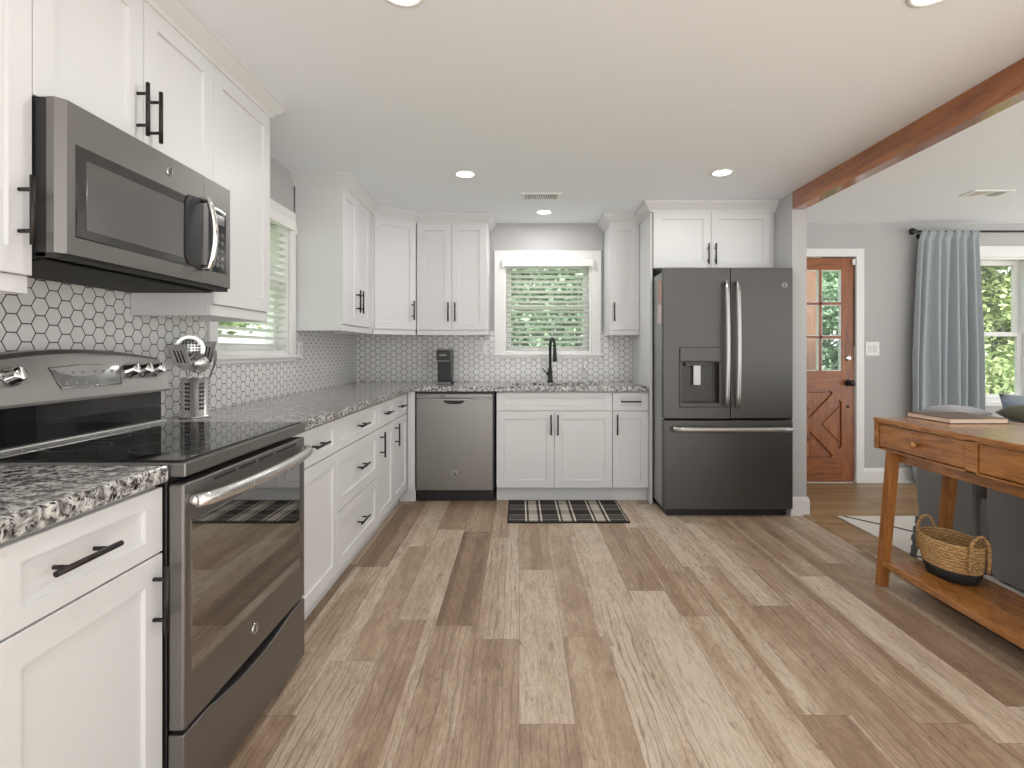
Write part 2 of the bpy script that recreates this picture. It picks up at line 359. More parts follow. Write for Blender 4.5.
def tube(bm, pts, r, seg=10, sy=1.0, mi=0, closed=False):
    """round tube through pts; r a number or a list"""
    pts = [Vector(p) for p in pts]; n = len(pts)
    rs = r if isinstance(r, (list, tuple)) else [r]*n
    t = bmesh.new(); rings = []; up = None
    for i, p in enumerate(pts):
        if closed: d = pts[(i+1) % n]-pts[i-1]
        else: d = pts[min(i+1, n-1)]-pts[max(i-1, 0)]
        d.normalize()
        if up is None:
            up = Vector((0, 0, 1)) if abs(d.z) < 0.9 else Vector((1, 0, 0))
        sd = d.cross(up)
        if sd.length < 1e-5: sd = d.cross(Vector((0, 1, 0)))
        sd.normalize(); up = sd.cross(d).normalized()
        rings.append([t.verts.new(p+sd*math.cos(2*PI*k/seg)*rs[i]+up*math.sin(2*PI*k/seg)*rs[i]*sy) for k in range(seg)])
    for i in range(n if closed else n-1):
        A, B = rings[i], rings[(i+1) % n]
        for k in range(seg): t.faces.new((A[k], A[(k+1) % seg], B[(k+1) % seg], B[k]))
    if not closed: t.faces.new(rings[0][::-1]); t.faces.new(rings[-1])
    bmesh.ops.recalc_face_normals(t, faces=t.faces[:])
    for f in t.faces: f.smooth = len(f.verts) == 4
    merge(bm, t, mi)
def lathe(bm, prof, seg=32, sx=1.0, sy=1.0, c=(0, 0, 0), axis=2, mi=0, cap=True):
    t = bmesh.new(); rings = []
    for (r, z) in prof:
        ring = []
        for k in range(seg):
            a = 2*PI*k/seg; p = (r*math.cos(a)*sx, r*math.sin(a)*sy, z)
            if axis == 1: p = (p[0], p[2], p[1])
            if axis == 0: p = (p[2], p[0], p[1])
            ring.append(t.verts.new(Vector(p)+Vector(c)))
        rings.append(ring)
    for A, B in zip(rings, rings[1:]):
        for k in range(seg): t.faces.new((A[k], A[(k+1) % seg], B[(k+1) % seg], B[k])).smooth = True
    if cap: t.faces.new(rings[0][::-1]); t.faces.new(rings[-1])
    bmesh.ops.recalc_face_normals(t, faces=t.faces[:])
    merge(bm, t, mi)
def loops(bm, x0, x1, z0, z1, spec, mi=0):
    """stack of rectangular loops [(inset, y), ...] capped at both ends: shaker fronts, framed panels"""
    t = bmesh.new(); R = []
    for q in spec:
        s, y = q[0], q[1]; v = q[2] if len(q) > 2 else s
        R.append([t.verts.new((x0+s, y, z0+v)), t.verts.new((x1-s, y, z0+v)), t.verts.new((x1-s, y, z1-v)), t.verts.new((x0+s, y, z1-v))])
    t.faces.new(R[0]); t.faces.new(R[-1][::-1])
    for A, B in zip(R, R[1:]):
        for k in range(4): t.faces.new((A[k], A[(k+1) % 4], B[(k+1) % 4], B[k]))
    bmesh.ops.recalc_face_normals(t, faces=t.faces[:])
    merge(bm, t, mi)
def sweep(bm, path, prof):
    """profile (offset to the right of travel, z) swept along a flat polyline with mitres"""
    t = bmesh.new(); rows = []; n = len(path)
    P_ = [Vector(p) for p in path]
    nr = []
    for a, b in zip(P_, P_[1:]):
        d = (b-a).normalized(); nr.append(Vector((d.y, -d.x)))
    for i, p in enumerate(P_):
        if i == 0: m_ = nr[0]
        elif i == n-1: m_ = nr[-1]
        else:
            m_ = nr[i-1]+nr[i]; m_ = m_/max(0.2, m_.dot(nr[i]))
        rows.append([t.verts.new((p.x+m_.x*o, p.y+m_.y*o, z)) for (o, z) in prof])
    k = len(prof)
    for A, B in zip(rows, rows[1:]):
        for j in range(k): t.faces.new((A[j], A[(j+1) % k], B[(j+1) % k], B[j]))
    t.faces.new(rows[0]); t.faces.new(rows[-1][::-1])
    bmesh.ops.recalc_face_normals(t, faces=t.faces[:])
    merge(bm, t)
def obj(name, bm, mats, parent=None, loc=(0, 0, 0), rot=(0, 0, 0), smooth=False):
    me = bpy.data.meshes.new(name)
    if smooth:
        for f in bm.faces: f.smooth = True
    bm.to_mesh(me); bm.free()
    for m_ in (mats if isinstance(mats, (list, tuple)) else [mats]): me.materials.append(M[m_] if isinstance(m_, str) else m_)
    o = bpy.data.objects.new(name, me); COL.objects.link(o); o.location = loc; o.rotation_euler = rot
    if parent: o.parent = parent
    return o
def tag(o, label, cat, group=None):
    o['label'] = label; o['category'] = cat
    if group: o['group'] = group
    return o
def thing(name, label, cat, loc=(0, 0, 0), rz=0.0, group=None):
    o = bpy.data.objects.new(name, None); COL.objects.link(o); o.location = loc; o.rotation_euler = (0, 0, rz); o.empty_display_size = 0.1
    return tag(o, label, cat, group)
def struct(name, bm=None, mats=None, **kw):
    if bm is None:
        o = bpy.data.objects.new(name, None); COL.objects.link(o); o.empty_display_size = 0.1
        if 'loc' in kw: o.location = kw['loc']
        if 'rz' in kw: o.rotation_euler = (0, 0, kw['rz'])
    else: o = obj(name, bm, mats, **kw)
    o['kind'] = 'structure'; return o
def wall_cells(bm, axis, t0, t1, us, zs, holes):
    for i in range(len(us)-1):
        for j in range(len(zs)-1):
            u, z = (us[i]+us[i+1])/2, (zs[j]+zs[j+1])/2
            if any(a < u < b and c < z < d for a, b, c, d in holes): continue
            if axis == 'x': bx(bm, t0, t1, us[i], us[i+1], zs[j], zs[j+1])
            else: bx(bm, us[i], us[i+1], t0, t1, zs[j], zs[j+1])

# ------------------------------------------------------------------ the room
b = NB(); bx(b, XW, XB, YN, YW, -0.05, 0); struct('floor', b, 'floor')
b = NB(); bx(b, XB, XR, YN, YW, -0.05, -0.001); struct('floor_living', b, 'oak')
b = NB(); prism(b, [(XB-0.03, 0), (XB+0.035, 0), (XB+0.03, 0.006), (XB+0.01, 0.010), (XB-0.012, 0.010), (XB-0.028, 0.004)], 1, YN, 3.93); struct('trim_1', b, 'oak')
b = NB(); bx(b, XW-0.15, XR+0.15, YN, YW+0.15, H, H+0.1); struct('ceiling', b, 'ceiling')
# openings
W1 = (-0.135, 0.655, 1.172, 2.015)     # back window   x0 x1 z0 z1
W2 = (2.62, 3.46, 1.172, 2.02)         # left window   y0 y1 z0 z1
W3 = (3.82, 4.645, 0.74, 2.045)       # living window
D1 = (2.245, 3.05, 0.0, 2.052)        # front door
b = NB(); wall_cells(b, 'x', XW-0.14, XW, [YN, W2[0], W2[1], YW+0.14], [0, W2[2], W2[3], H], [W2]); struct('wall_left', b, 'wall')
b = NB(); wall_cells(b, 'y', YW, YW+0.14, [XW, W1[0], W1[1], D1[0], D1[1], W3[0], W3[1], XR], [0, W3[2], W1[2], W1[3], W3[3], D1[3], H], [W1, W3, D1]); struct('wall_back', b, 'wall')
SX0, SX1, SY = 1.988, 2.093, 3.93
b = NB(); bx(b, SX0, SX1, SY, YW, 0, H); struct('wall_divider', b, 'wall')
# ceiling beam
b = NB(); bx(b, SX0, SX0+0.085, YN, SY, 2.223, H, 0.004); obj_beam = struct('ceiling_beam', b, 'beam')
del obj_beam['kind']; tag(obj_beam, 'long stained wooden ceiling beam between kitchen and living room', 'beam')
# baseboards
BBP = [(0, 0), (0.016, 0), (0.016, 0.105), (0.010, 0.125), (0.004, 0.135), (0, 0.135)]
b = NB(); sweep(b, [(SX0, YW-0.65), (SX0, SY), (SX1, SY), (SX1, YW), (D1[0]-0.075, YW)], [(-o if False else o, z) for o, z in BBP]); struct('baseboard_divider', b, 'trim')
b = NB(); sweep(b, [(3.118, YW), (XR, YW)], BBP); struct('baseboard_back', b, 'trim')

# backsplash
T = 0.008
b = NB()
c0, c1 = W2[0]-0.078, W2[1]+0.072
for (y0, y1, z0, z1) in [(0.86, c0, CT1, 1.43), (c0, c1, CT1, 1.13), (c1, YW, CT1, 1.36)]: bx(b, XW, XW+T, y0, y1, z0, z1)
w0, w1 = W1[0]-0.088, W1[1]+0.088
for (x0, x1, z0, z1) in [(XW+T, w0, CT1, 1.375), (w0, w1, CT1, 1.13), (w1, 1.023, CT1, 1.375)]: bx(b, x0, x1, YW-T, YW, z0, z1)
struct('backsplash_wall_tile', b, 'hex')

# crown mouldings
CR = [(-0.02, U1-0.004), (0.006, U1-0.004), (0.010, U1+0.008), (0.030, U1+0.026), (0.050, U1+0.050), (0.056, U1+0.054), (0.056, H), (-0.02, H)]
b = NB(); sweep(b, [(XU, 0.86), (XU, 2.503), (XW, 2.503)], CR); struct('trim_2', b, 'white')
b = NB(); sweep(b, [(XW, 3.543), (XU, 3.543), (XU, 4.29), (-0.868, YU), (-0.265, YU), (-0.265, YW)], CR); struct('trim_3', b, 'white')
b = NB(); sweep(b, [(0.77, YW), (0.77, YU), (1.023, YU), (1.023, 4.19), (SX0, 4.19)], CR); struct('trim_4', b, 'white')

# ------------------------------------------------------------------ windows
def casing(bm, x0, x1, z0, z1, w, y0=-0.02, sill=True):
    """local frame: wall face at y = 0, room towards -y"""
    bx(bm, x0-w, x0, y0, 0, z0, z1+w, 0.003); bx(bm, x1, x1+w, y0, 0, z0, z1+w, 0.003); bx(bm, x0, x1, y0, 0, z1, z1+w, 0.003)
    bx(bm, x0-w, x1+w, y0-0.002, 0, z0-0.042, z0-0.018, 0.003)
    bx(bm, x0-w-0.012, x1+w+0.012, y0-0.022, 0.0, z0-0.02, z0, 0.004)
def make_window(name, loc, rz, w, z0, z1, cw, mid, dep=0.14):
    st = struct(name, loc=loc, rz=rz)
    b = NB(); casing(b, 0, w, z0, z1, cw); obj('window_casing', b, 'trim', st)
    b = NB(); j = 0.018
    for q in [(0, j, z0, z1), (w-j, w, z0, z1), (j, w-j, z0, z0+j), (j, w-j, z1-j, z1)]: bx(b, q[0], q[1], 0, dep, q[2], q[3])
    obj('window_frame', b, 'trim', st)
    s = 0.045
    for nm, a, c, y in [('upper_sash', mid-0.02, z1-j, 0.10), ('lower_sash', z0+j, mid+0.02, 0.068)]:
        b = NB()
        for q in [(j, j+s, a, c), (w-j-s, w-j, a, c), (j+s, w-j-s, a, a+s*0.9), (j+s, w-j-s, c-s*0.9, c)]: bx(b, q[0], q[1], y, y+0.03, q[2], q[3], 0.003)
        so = obj(nm, b, 'trim', st)
        b = NB(); bx(b, j+s, w-j-s, y+0.013, y+0.017, a+s*0.9, c-s*0.9); obj('pane', b, 'pane', so)
    return st
def make_blind(label, loc, rz, w, z0, z1, tilt=6):
    t = thing('window_blind', label, 'blind', loc, rz)
    b = NB(); bx(b, -0.018, w+0.018, -0.045, 0.0, z1-0.058, z1+0.004, 0.004); bx(b, -0.018, -0.004, -0.05, 0.0, z1-0.075, z1-0.02, 0.002); bx(b, w+0.004, w+0.018, -0.05, 0.0, z1-0.075, z1-0.02, 0.002)
    obj('valance', b, 'blind', t)
    zt, zb = z1-0.075, z0+0.035; n = max(2, round((zt-zb)/0.0445)); b = NB()
    for i in range(n):
        z = zb+(zt-zb)*(i+0.5)/n; tb = NB(); bx(tb, 0.012, w-0.012, -0.025, 0.025, -0.0015, 0.0015)
        bmesh.ops.rotate(tb, cent=(0, 0, 0), matrix=Matrix.Rotation(math.radians(tilt), 3, 'X'), verts=tb.verts)
        bmesh.ops.translate(tb, vec=(0, 0.032, z), verts=tb.verts); merge(b, tb)
    obj('slats', b, 'slat', t)
    b = NB(); bx(b, 0.012, w-0.012, 0.010, 0.054, z0+0.004, z0+0.024, 0.003); obj('bottom_rail', b, 'blind', t)
    for f in (0.14, 0.86):
        b = NB(); tube(b, [(w*f, 0.004, z0+0.02), (w*f, 0.004, z1-0.05)], 0.0012, 6); tube(b, [(w*f, 0.060, z0+0.02), (w*f, 0.060, z1-0.05)], 0.0012, 6); obj('ladder_cord', b, 'blind', t)
    return t
make_window('window_1', (W1[0], YW, 0), 0, W1[1]-W1[0], W1[2], W1[3], 0.088, 1.60)
make_blind('open white slatted blind in the window above the sink', (W1[0], YW, 0), 0, W1[1]-W1[0], W1[2], W1[3], -20)
make_window('window_2', (XW, W2[0], 0), PI/2, W2[1]-W2[0], W2[2], W2[3], 0.072, 1.60)
make_blind('white slatted blind half hidden by the wall cabinet beside the microwave', (XW, W2[0], 0), PI/2, W2[1]-W2[0], W2[2], W2[3], -16)
make_window('window_3', (W3[0], YW, 0), 0, W3[1]-W3[0], W3[2], W3[3], 0.10, 1.35)

# ------------------------------------------------------------------ cabinets
SH = [(0, 0.0), (0, -0.0185), (0.0015, -0.020), (0.060, -0.020), (0.0625, -0.011)]
SHD = [(0, 0.0), (0, -0.0185), (0.0015, -0.020), (0.060, -0.020, 0.038), (0.0625, -0.011, 0.0405)]
def pull_mesh():
    b = NB(); L = 0.16
    tube(b, [(0, -0.032, -L/2), (0, -0.032, L/2)], 0.006, 12)
    for z in (-0.048, 0.048): tube(b, [(0, 0, z), (0, -0.032, z)], 0.0048, 10)
    me = bpy.data.meshes.new('bar_pull'); b.to_mesh(me); b.free(); me.materials.append(M['bronze']); return me
PULL = pull_mesh()
def pull(parent, x, z, horiz=False, y=-0.02):
    o = bpy.data.objects.new('handle', PULL); COL.objects.link(o); o.parent = parent; o.location = (x, y, z)
    if horiz: o.rotation_euler = (0, PI/2, 0)
    return o
def front(parent, name, x0, x1, z0, z1, handle=None, small=False, sides=None):
    b = NB(); loops(b, x0+0.0015, x1-0.0015, z0+0.0015, z1-0.0015, SHD if small else SH)
    o = obj(name, b, 'white', parent)
    if handle: pull(o, *handle)
    return o
GB, GU = 'white shaker base cabinets', 'white shaker wall cabinets'
TOE = 0.114; DZ = 0.708
def base_cab(label, loc, rz, w, d=0.575, toe_in=0.05):
    t = thing('base_cabinet', label, 'cabinet', loc, rz, GB)
    b = NB(); bx(b, 0, w, 0, d, TOE, CT0); obj('cabinet_body', b, 'white', t)
    b = NB(); bx(b, 0, w, toe_in, toe_in+0.018, 0, TOE); obj('toe_kick', b, 'white', t)
    return t
# left run: local x runs away from the camera, local -y faces the room
t = base_cab('white base cabinet with one drawer and door on the near side of the range', (XF-0.007, 0.879, 0), PI/2, 0.436)
front(t, 'drawer', 0, 0.436, DZ, 0.866, (0.175, 0.792, True), True); front(t, 'door', 0, 0.436, TOE, DZ-0.002, (0.402, 0.605))
t = base_cab('white base cabinet with a drawer over one door touching the far side of the range', (XF-0.02, 2.074, 0), PI/2, 0.546)
front(t, 'drawer', 0, 0.546, DZ, 0.866, (0.273, 0.787, True), True); front(t, 'door', 0, 0.546, TOE, DZ-0.002, (0.04, 0.575))
t = base_cab('white base cabinet with a stack of three drawers', (XF-0.02, 2.62, 0), PI/2, 0.75)
front(t, 'drawer', 0, 0.75, DZ, 0.866, (0.375, 0.787, True), True)
front(t, 'drawer', 0, 0.75, 0.412, DZ-0.002, (0.375, 0.56, True)); front(t, 'drawer', 0, 0.75, TOE, 0.410, (0.375, 0.262, True))
t = base_cab('narrow white base cabinet between the three drawers and the corner cabinet', (XF-0.02, 3.37, 0), PI/2, 0.41)
front(t, 'drawer', 0, 0.41, DZ, 0.866, (0.205, 0.787, True), True); front(t, 'door', 0, 0.41, TOE, DZ-0.002, (0.055, 0.60))
t = base_cab('white base cabinet ending the long run at the dishwasher corner', (XF-0.02, 3.78, 0), PI/2, 0.47)
front(t, 'drawer', 0, 0.46, DZ, 0.866, (0.225, 0.787, True), True); front(t, 'door', 0, 0.46, TOE, DZ-0.002, (0.055, 0.60))
b = NB(); bx(b, 0, 0.058, 0, 0.02, TOE-0.015, CT0); bx(b, -0.07, 0.058, 0.03, 0.048, 0, TOE-0.015)
o = obj('filler_panel', b, 'white', loc=(-0.88, YF, 0)); tag(o, 'narrow white filler strip between the corner cabinet and the dishwasher', 'panel')
# back run
t = base_cab('wide white sink base cabinet with two doors under a false drawer front', (-0.178, YF+0.02, 0), 0, 0.914, 0.595)
front(t, 'false_drawer_front', 0, 0.914, DZ+0.015, 0.866, None, True)
front(t, 'door', 0, 0.457, TOE, DZ+0.013, (0.43, 0.615)); front(t, 'door', 0.457, 0.914, TOE, DZ+0.013, (0.484, 0.615))
t = base_cab('narrow white base cabinet with one drawer and one door next to the refrigerator', (0.738, YF+0.02, 0), 0, 0.284, 0.595)
front(t, 'drawer', 0, 0.284, DZ+0.015, 0.866, (0.142, 0.797, True), True); front(t, 'door', 0, 0.284, TOE, DZ+0.013, (0.035, 0.615))
# tall panel beside the fridge
b = NB(); bx(b, 0, 0.018, 0, 0.68, 0, U1, 0.0015); o = obj('refrigerator_side_panel', b, 'white', loc=(1.0235, 4.215, 0)); tag(o, 'tall white panel standing between the narrow cabinets and the refrigerator', 'panel')

def wall_cab(label, loc, rz, w, z0=U0, d=0.295, rail=True, ends=(True, True)):
    t = thing('wall_cabinet', label, 'cabinet', loc, rz, GU)
    b = NB(); bx(b, 0, w, 0, d, z0, U1+0.03); obj('cabinet_body', b, 'white', t)
    if rail:
        b = NB(); y0 = -0.008
        bx(b, 0, w, y0, 0.014, z0-0.042, z0, 0.002)
        if ends[0]: bx(b, 0, 0.018, 0.014, d, z0-0.042, z0)
        if ends[1]: bx(b, w-0.018, w, 0.014, d, z0-0.042, z0)
        obj('light_rail', b, 'white', t)
    return t
XUB = XU-0.02
t = wall_cab('white wall cabinet on the near side of the microwave, cut by the photo edge', (XUB, 0.87, 0), PI/2, 0.411, ends=(True, True))
front(t, 'door', 0, 0.411, U0, U1, (0.375, 1.52))
t = wall_cab('short white two-door wall cabinet directly over the microwave', (XUB, 1.281, 0), PI/2, 0.76, 1.803, rail=False)
front(t, 'door', 0, 0.38, 1.803, U1, (0.35, 1.925)); front(t, 'door', 0.38, 0.76, 1.803, U1, (0.41, 1.925))
t = wall_cab('tall single-door white wall cabinet between the microwave and the window', (XUB, 2.041, 0), PI/2, 0.462)
front(t, 'door', 0, 0.462, U0, U1, None)
t = wall_cab('two-door white wall cabinet beyond the slatted side-wall window', (XUB, 3.543, 0), PI/2, 0.747)
front(t, 'door', 0, 0.315, U0, U1, (0.28, 1.545)); front(t, 'door', 0.315, 0.645, U0, U1, (0.35, 1.545))
# diagonal corner cabinet
t = thing('wall_cabinet', 'diagonal corner white wall cabinet with one wide door', 'cabinet', (XW, YW, 0), 0, GU)
o2 = 0.02/math.sqrt(2)
dA = Vector((XU-XW-o2*0, 4.29-YW)); dB = Vector((-0.868-XW, YU-YW))
nrm = Vector((1, -1)).normalized()
pA, pB = dA-nrm*0.02, dB-nrm*0.02
b = NB(); prism(b, [(0.01, -0.01), (0.01, 4.29-YW), (pA.x, 4.29-YW), (pB.x, pB.y), (-0.868-XW, -0.01)], 2, U0, U1+0.03); obj('cabinet_body', b, 'white', t)
L = (dB-dA).length
b = NB(); loops(b, 0.006, L-0.006, U0+0.0015, U1-0.0015, SH); o = obj('door', b, 'white', t, loc=(pA.x, pA.y, 0), rot=(0, 0, PI/4)); pull(o, L-0.045, 1.535)
b = NB(); bx(b, 0.0, L, -0.008, 0.014, U0-0.042, U0, 0.002); obj('light_rail', b, 'white', t, loc=(pA.x, pA.y, 0), rot=(0, 0, PI/4))
t = wall_cab('two-door white wall cabinet above the coffee maker', (-0.868, YU+0.02, 0), 0, 0.603)
front(t, 'door', 0, 0.298, U0, U1, (0.27, 1.525)); front(t, 'door', 0.298, 0.596, U0, U1, (0.328, 1.525))
t = wall_cab('narrow white wall cabinet between the sink window and the refrigerator', (0.77, YU+0.02, 0), 0, 0.252)
front(t, 'door', 0, 0.252, U0, U1, (0.035, 1.525))
t = wall_cab('deep white two-door cabinet over the refrigerator', (1.043, 4.21, 0), 0, 0.943, 1.84, 0.67, rail=False)
front(t, 'door', 0.0, 0.448, 1.84, U1, (0.421, 1.945)); front(t, 'door', 0.448, 0.909, 1.84, U1, (0.476, 1.945))

# countertops
def counter(name, label, xs, ys, skip, front_edges=True):
    t = bmesh.new(); V = {}
    def v(i, j):
        if (i, j) not in V: V[i, j] = t.verts.new((xs[i], ys[j], CT1))
        return V[i, j]
    for i in range(len(xs)-1):
        for j in range(len(ys)-1):
            if (i, j) in skip: continue
            t.faces.new((v(i, j), v(i+1, j), v(i+1, j+1), v(i, j+1)))
    r = bmesh.ops.extrude_face_region(t, geom=t.faces[:])
    bmesh.ops.translate(t, vec=(0, 0, CT0-CT1), verts=[q for q in r['geom'] if isinstance(q, bmesh.types.BMVert)])
    bmesh.ops.recalc_face_normals(t, faces=t.faces[:])
    ed = [e for e in t.edges if len(e.link_faces) == 2 and e.link_faces[0].normal.dot(e.link_faces[1].normal) < 0.3 and abs(e.verts[0].co.z-e.verts[1].co.z) < 1e-5]
    bmesh.ops.bevel(t, geom=ed, offset=0.006, segments=3, profile=0.5, affect='EDGES')
    b = NB(); merge(b, t); o = obj(name, b, 'granite'); return tag(o, label, 'countertop')
SKX0, SKX1, SKY0, SKY1 = -0.08, 0.66, 4.345, 4.745
counter('countertop', 'L-shaped speckled granite countertop running round the corner to the sink', [XW+T, -0.855, SKX0, SKX1, 1.023], [2.070, 4.237, SKY0, SKY1, YW-T],
        {(1, 0), (2, 0), (3, 0), (2, 2)})
counter('countertop', 'short piece of speckled granite countertop on the near side of the range', [XW+T, -0.855], [0.86, 1.316], set())

# ------------------------------------------------------------------ emblem on appliances
def emblem(parent, loc, rot, r):
    b = NB(); lathe(b, [(r, 0), (r, -0.0025), (r*0.86, -0.004), (r*0.80, -0.0025)], 28, axis=1, cap=False); lathe(b, [(r*0.82, -0.0002), (r*0.82, -0.0024), (0.0005, -0.0024)], 28, axis=1, mi=1)
    o = obj('emblem', b, ['chrome', 'slate_light'], parent, loc=loc, rot=rot)
    b = NB()
    def arc(cx, cz, rr, a0, a1): return [(cx+rr*math.cos(math.radians(a)), -0.003, cz+rr*math.sin(math.radians(a))) for a in range(a0, a1+1, 20)]
    w = r*0.07
    tube(b, arc(-r*0.17, 0.05*r, r*0.34, 40, 340), w, 6); tube(b, [(-r*0.1, -0.003, -r*0.02), (r*0.14, -0.003, -r*0.04), (r*0.10, -0.003, -r*0.45), (-r*0.15, -0.003, -r*0.5)], w, 6)
    tube(b, arc(r*0.26, r*0.22, r*0.2, -30, 260), w, 6); tube(b, arc(r*0.28, -r*0.18, r*0.23, 100, 380), w, 6)
    obj('monogram', b, 'ink', o)
    return o

# ------------------------------------------------------------------ range (local x away from the camera, -y into the room; y = 0 is the oven door face)
R = thing('range', 'slate grey freestanding electric range with black glass cooktop', 'range', (-0.82, 1.322, 0), PI/2)
RW = 0.744; RB = 0.645
b = NB(); bx(b, 0.004, RW-0.004, 0.045, RB, 0.03, 0.886, 0.003)
for x in (0.05, RW-0.05):
    for y in (0.09, 0.58): lathe(b, [(0.018, 0.0), (0.018, 0.032)], 12, c=(x, y, 0))
obj('range_body', b, 'black', R)
b = NB(); bx(b, 0.0, RW, -0.004, 0.585, 0.886, 0.921, 0.004); obj('cooktop_rim', b, 'slate', R)
b = NB(); bx(b, 0.010, RW-0.010, 0.012, 0.575, 0.9215, 0.9255, 0.0015); o = obj('cooktop_glass', b, 'glass_black', R)
b = NB()
for (cx, cy, r) in [(0.20, 0.16, 0.10), (0.55, 0.16, 0.085), (0.20, 0.42, 0.075), (0.55, 0.42, 0.10), (0.375, 0.46, 0.05)]:
    lathe(b, [(r, 0.9258), (r-0.0015, 0.9258)], 48, c=(cx, cy, 0), cap=False)
obj('burner_ring', b, 'ink', o)
# oven door
b = NB(); bx(b, 0.0, RW, 0.0, 0.040, 0.262, 0.868, 0.006, 3)
obj('oven_door', b, 'slate', R); od = bpy.data.objects[-1] if False else [c for c in R.children if c.name.startswith('oven_door')][0]
b = NB(); loops(b, 0.028, RW-0.05, 0.392, 0.772, [(0, 0.003), (0, -0.001), (0.003, -0.0015)]); obj('oven_window', b, 'oven_glass', od)
b = NB()
for (a, c) in [(0.13, 0.24), (0.26, 0.36), (0.38, 0.48), (0.50, 0.66)]: bx(b, a, c, -0.001, 0.002, 0.848, 0.856)
obj('vent_slot', b, 'dark_gap', od)
hb = [(0.022+(RW-0.040)*i/24, -0.016-0.046*max(0.0, math.sin(PI*i/24))**0.45, 0.822) for i in range(25)]
b = NB(); tube(b, hb, 0.016, 14, 1.1)
for x in (0.030, RW-0.026): tube(b, [(x, 0.003, 0.822), (x, -0.022, 0.822)], 0.014, 12)
obj('handle', b, 'steel', od)
emblem(od, (0.352, 0.0, 0.335), (0, 0, 0), 0.016)
# storage drawer with a scooped top edge
top = [(x/24*RW, 0.252-0.026*math.sin(PI*min(1, max(0, (x/24-0.16)/0.68)))**0.8) for x in range(25)]
b = NB(); prism(b, [(0, 0.035)]+top+[(RW, 0.035)], 1, 0.0, 0.04, 0.003); obj('storage_drawer', b, 'slate', R)
# backguard
b = NB()
pts = [(x/20*RW, 1.170+0.030*math.sin(PI*x/20)) for x in range(21)]
t = bmesh.new()
def bg_row(x, z): return [t.verts.new((x, 0.625, 1.045)), t.verts.new((x, 0.512, 1.045)), t.verts.new((x, 0.512, 1.053)), t.verts.new((x, 0.555, z-0.012)), t.verts.new((x, 0.572, z)), t.verts.new((x, 0.625, z))]
rows = [bg_row(x, z) for x, z in pts]
for A, B in zip(rows, rows[1:]):
    for k in range(6): t.faces.new((A[k], A[(k+1) % 6], B[(k+1) % 6], B[k]))
t.faces.new(rows[0]); t.faces.new(rows[-1][::-1]); bmesh.ops.recalc_face_normals(t, faces=t.faces[:]); merge(b, t)
bgd = obj('backguard', b, 'slate_mid', R)
b = NB(); bx(b, 0.006, RW-0.006, 0.545, 0.62, 0.921, 1.046); obj('backguard_base', b, 'glass_black', R)
b = NB(); bx(b, 0.0, RW, 0.525, 0.60, 0.9215, 0.936, 0.004); obj('rear_trim', b, 'steel', R)
def bgy(z): return 0.512+(z-1.053)/(1.176-1.053)*0.043
b = NB(); zl, zh = 1.085, 1.150
t = bmesh.new()
q = [(0.262, zl), (0.498, zl), (0.520, zh-0.004), (0.380, zh+0.004), (0.240, zh-0.004)]
F0 = [t.verts.new((x, bgy(z)-0.002, z)) for x, z in q]; F1 = [t.verts.new((x, bgy(z)+0.004, z)) for x, z in q]
t.faces.new(F0); t.faces.new(F1[::-1])
for k in range(5): t.faces.new((F0[k], F1[k], F1[(k+1) % 5], F0[(k+1) % 5]))
bmesh.ops.recalc_face_normals(t, faces=t.faces[:]); merge(b, t); dsp = obj('display', b, 'display', bgd)
b = NB(); ring = [(x, bgy(z)-0.003, z) for x, z in q]; tube(b, ring, 0.002, 6, closed=True); obj('display_frame', b, 'chrome', dsp)
b = NB()
for i in range(6):
    for j in range(2):
        x, z = 0.285+i*0.036+(0.012 if i > 2 else 0), 1.098+j*0.03; b = NB(); lathe(b, [(0.0055, bgy(z)-0.0035), (0.0055, bgy(z)-0.001)], 12, c=(x, 0, z), axis=1); obj('touch_key', b, 'slate_side', dsp)
kb = NB(); lathe(kb, [(0.026, 0.0), (0.026, -0.006), (0.021, -0.010), (0.020, -0.030), (0.017, -0.034), (0.0005, -0.034)], 24, axis=1); bx(kb, -0.004, 0.004, -0.040, -0.03, -0.018, 0.018, 0.002)
k0 = obj('knob', kb, 'chrome', bgd)
kp = [0.045, 0.118, 0.555, 0.622, 0.689]
for i, x in enumerate(kp):
    k = k0 if i == 0 else k0.copy()
    if i: COL.objects.link(k); k.parent = bgd
    k.location = (x, bgy(1.125), 1.125); k.rotation_euler = (math.radians(-19), 0, 0)

# ------------------------------------------------------------------ over-the-range microwave
MW = thing('microwave', 'slate grey over-the-range microwave hung under the short cabinet', 'microwave', (-1.09, 1.284, 1.418), PI/2)
ww, wh = 0.755, 0.383
b = NB(); bx(b, 0, ww, 0.034, 0.382, 0.0, wh, 0.002); obj('microwave_body', b, 'black', MW)
b = NB(); bx(b, 0.02, ww-0.02, 0.06, 0.36, -0.006, 0.0); 
obj('grease_filter', b, 'dark_gap', MW)
b = NB(); t = 0.582
prism(b, [(0, 0.034), (0.0, 0.016), (0.018, 0.0), (t-0.001, 0.0), (t-0.001, 0.034)], 2, 0.012, wh, 0.0); md = obj('microwave_door', b, 'slate', MW)
b = NB(); loops(b, 0.043, t-0.002, 0.056, 0.285, [(0, 0.004), (0, -0.0008), (0.004, -0.0012)]); wn = obj('door_window', b, 'mw_frame', md)
b = NB(); loops(b, 0.075, t-0.115, 0.080, 0.255, [(0, 0.002), (0, -0.0018), (0.002, -0.0020)]); obj('screen', b, 'mw_glass', wn)
b = NB(); n = 14; hz = [(t-0.016, -0.030-0.018*math.sin(PI*i/n), 0.062+0.232*i/n) for i in range(n+1)]
tube(b, [(t-0.016, 0.002, 0.062)]+hz+[(t-0.016, 0.002, 0.294)], 0.011, 12, 1.0); obj('handle', b, 'chrome', md)
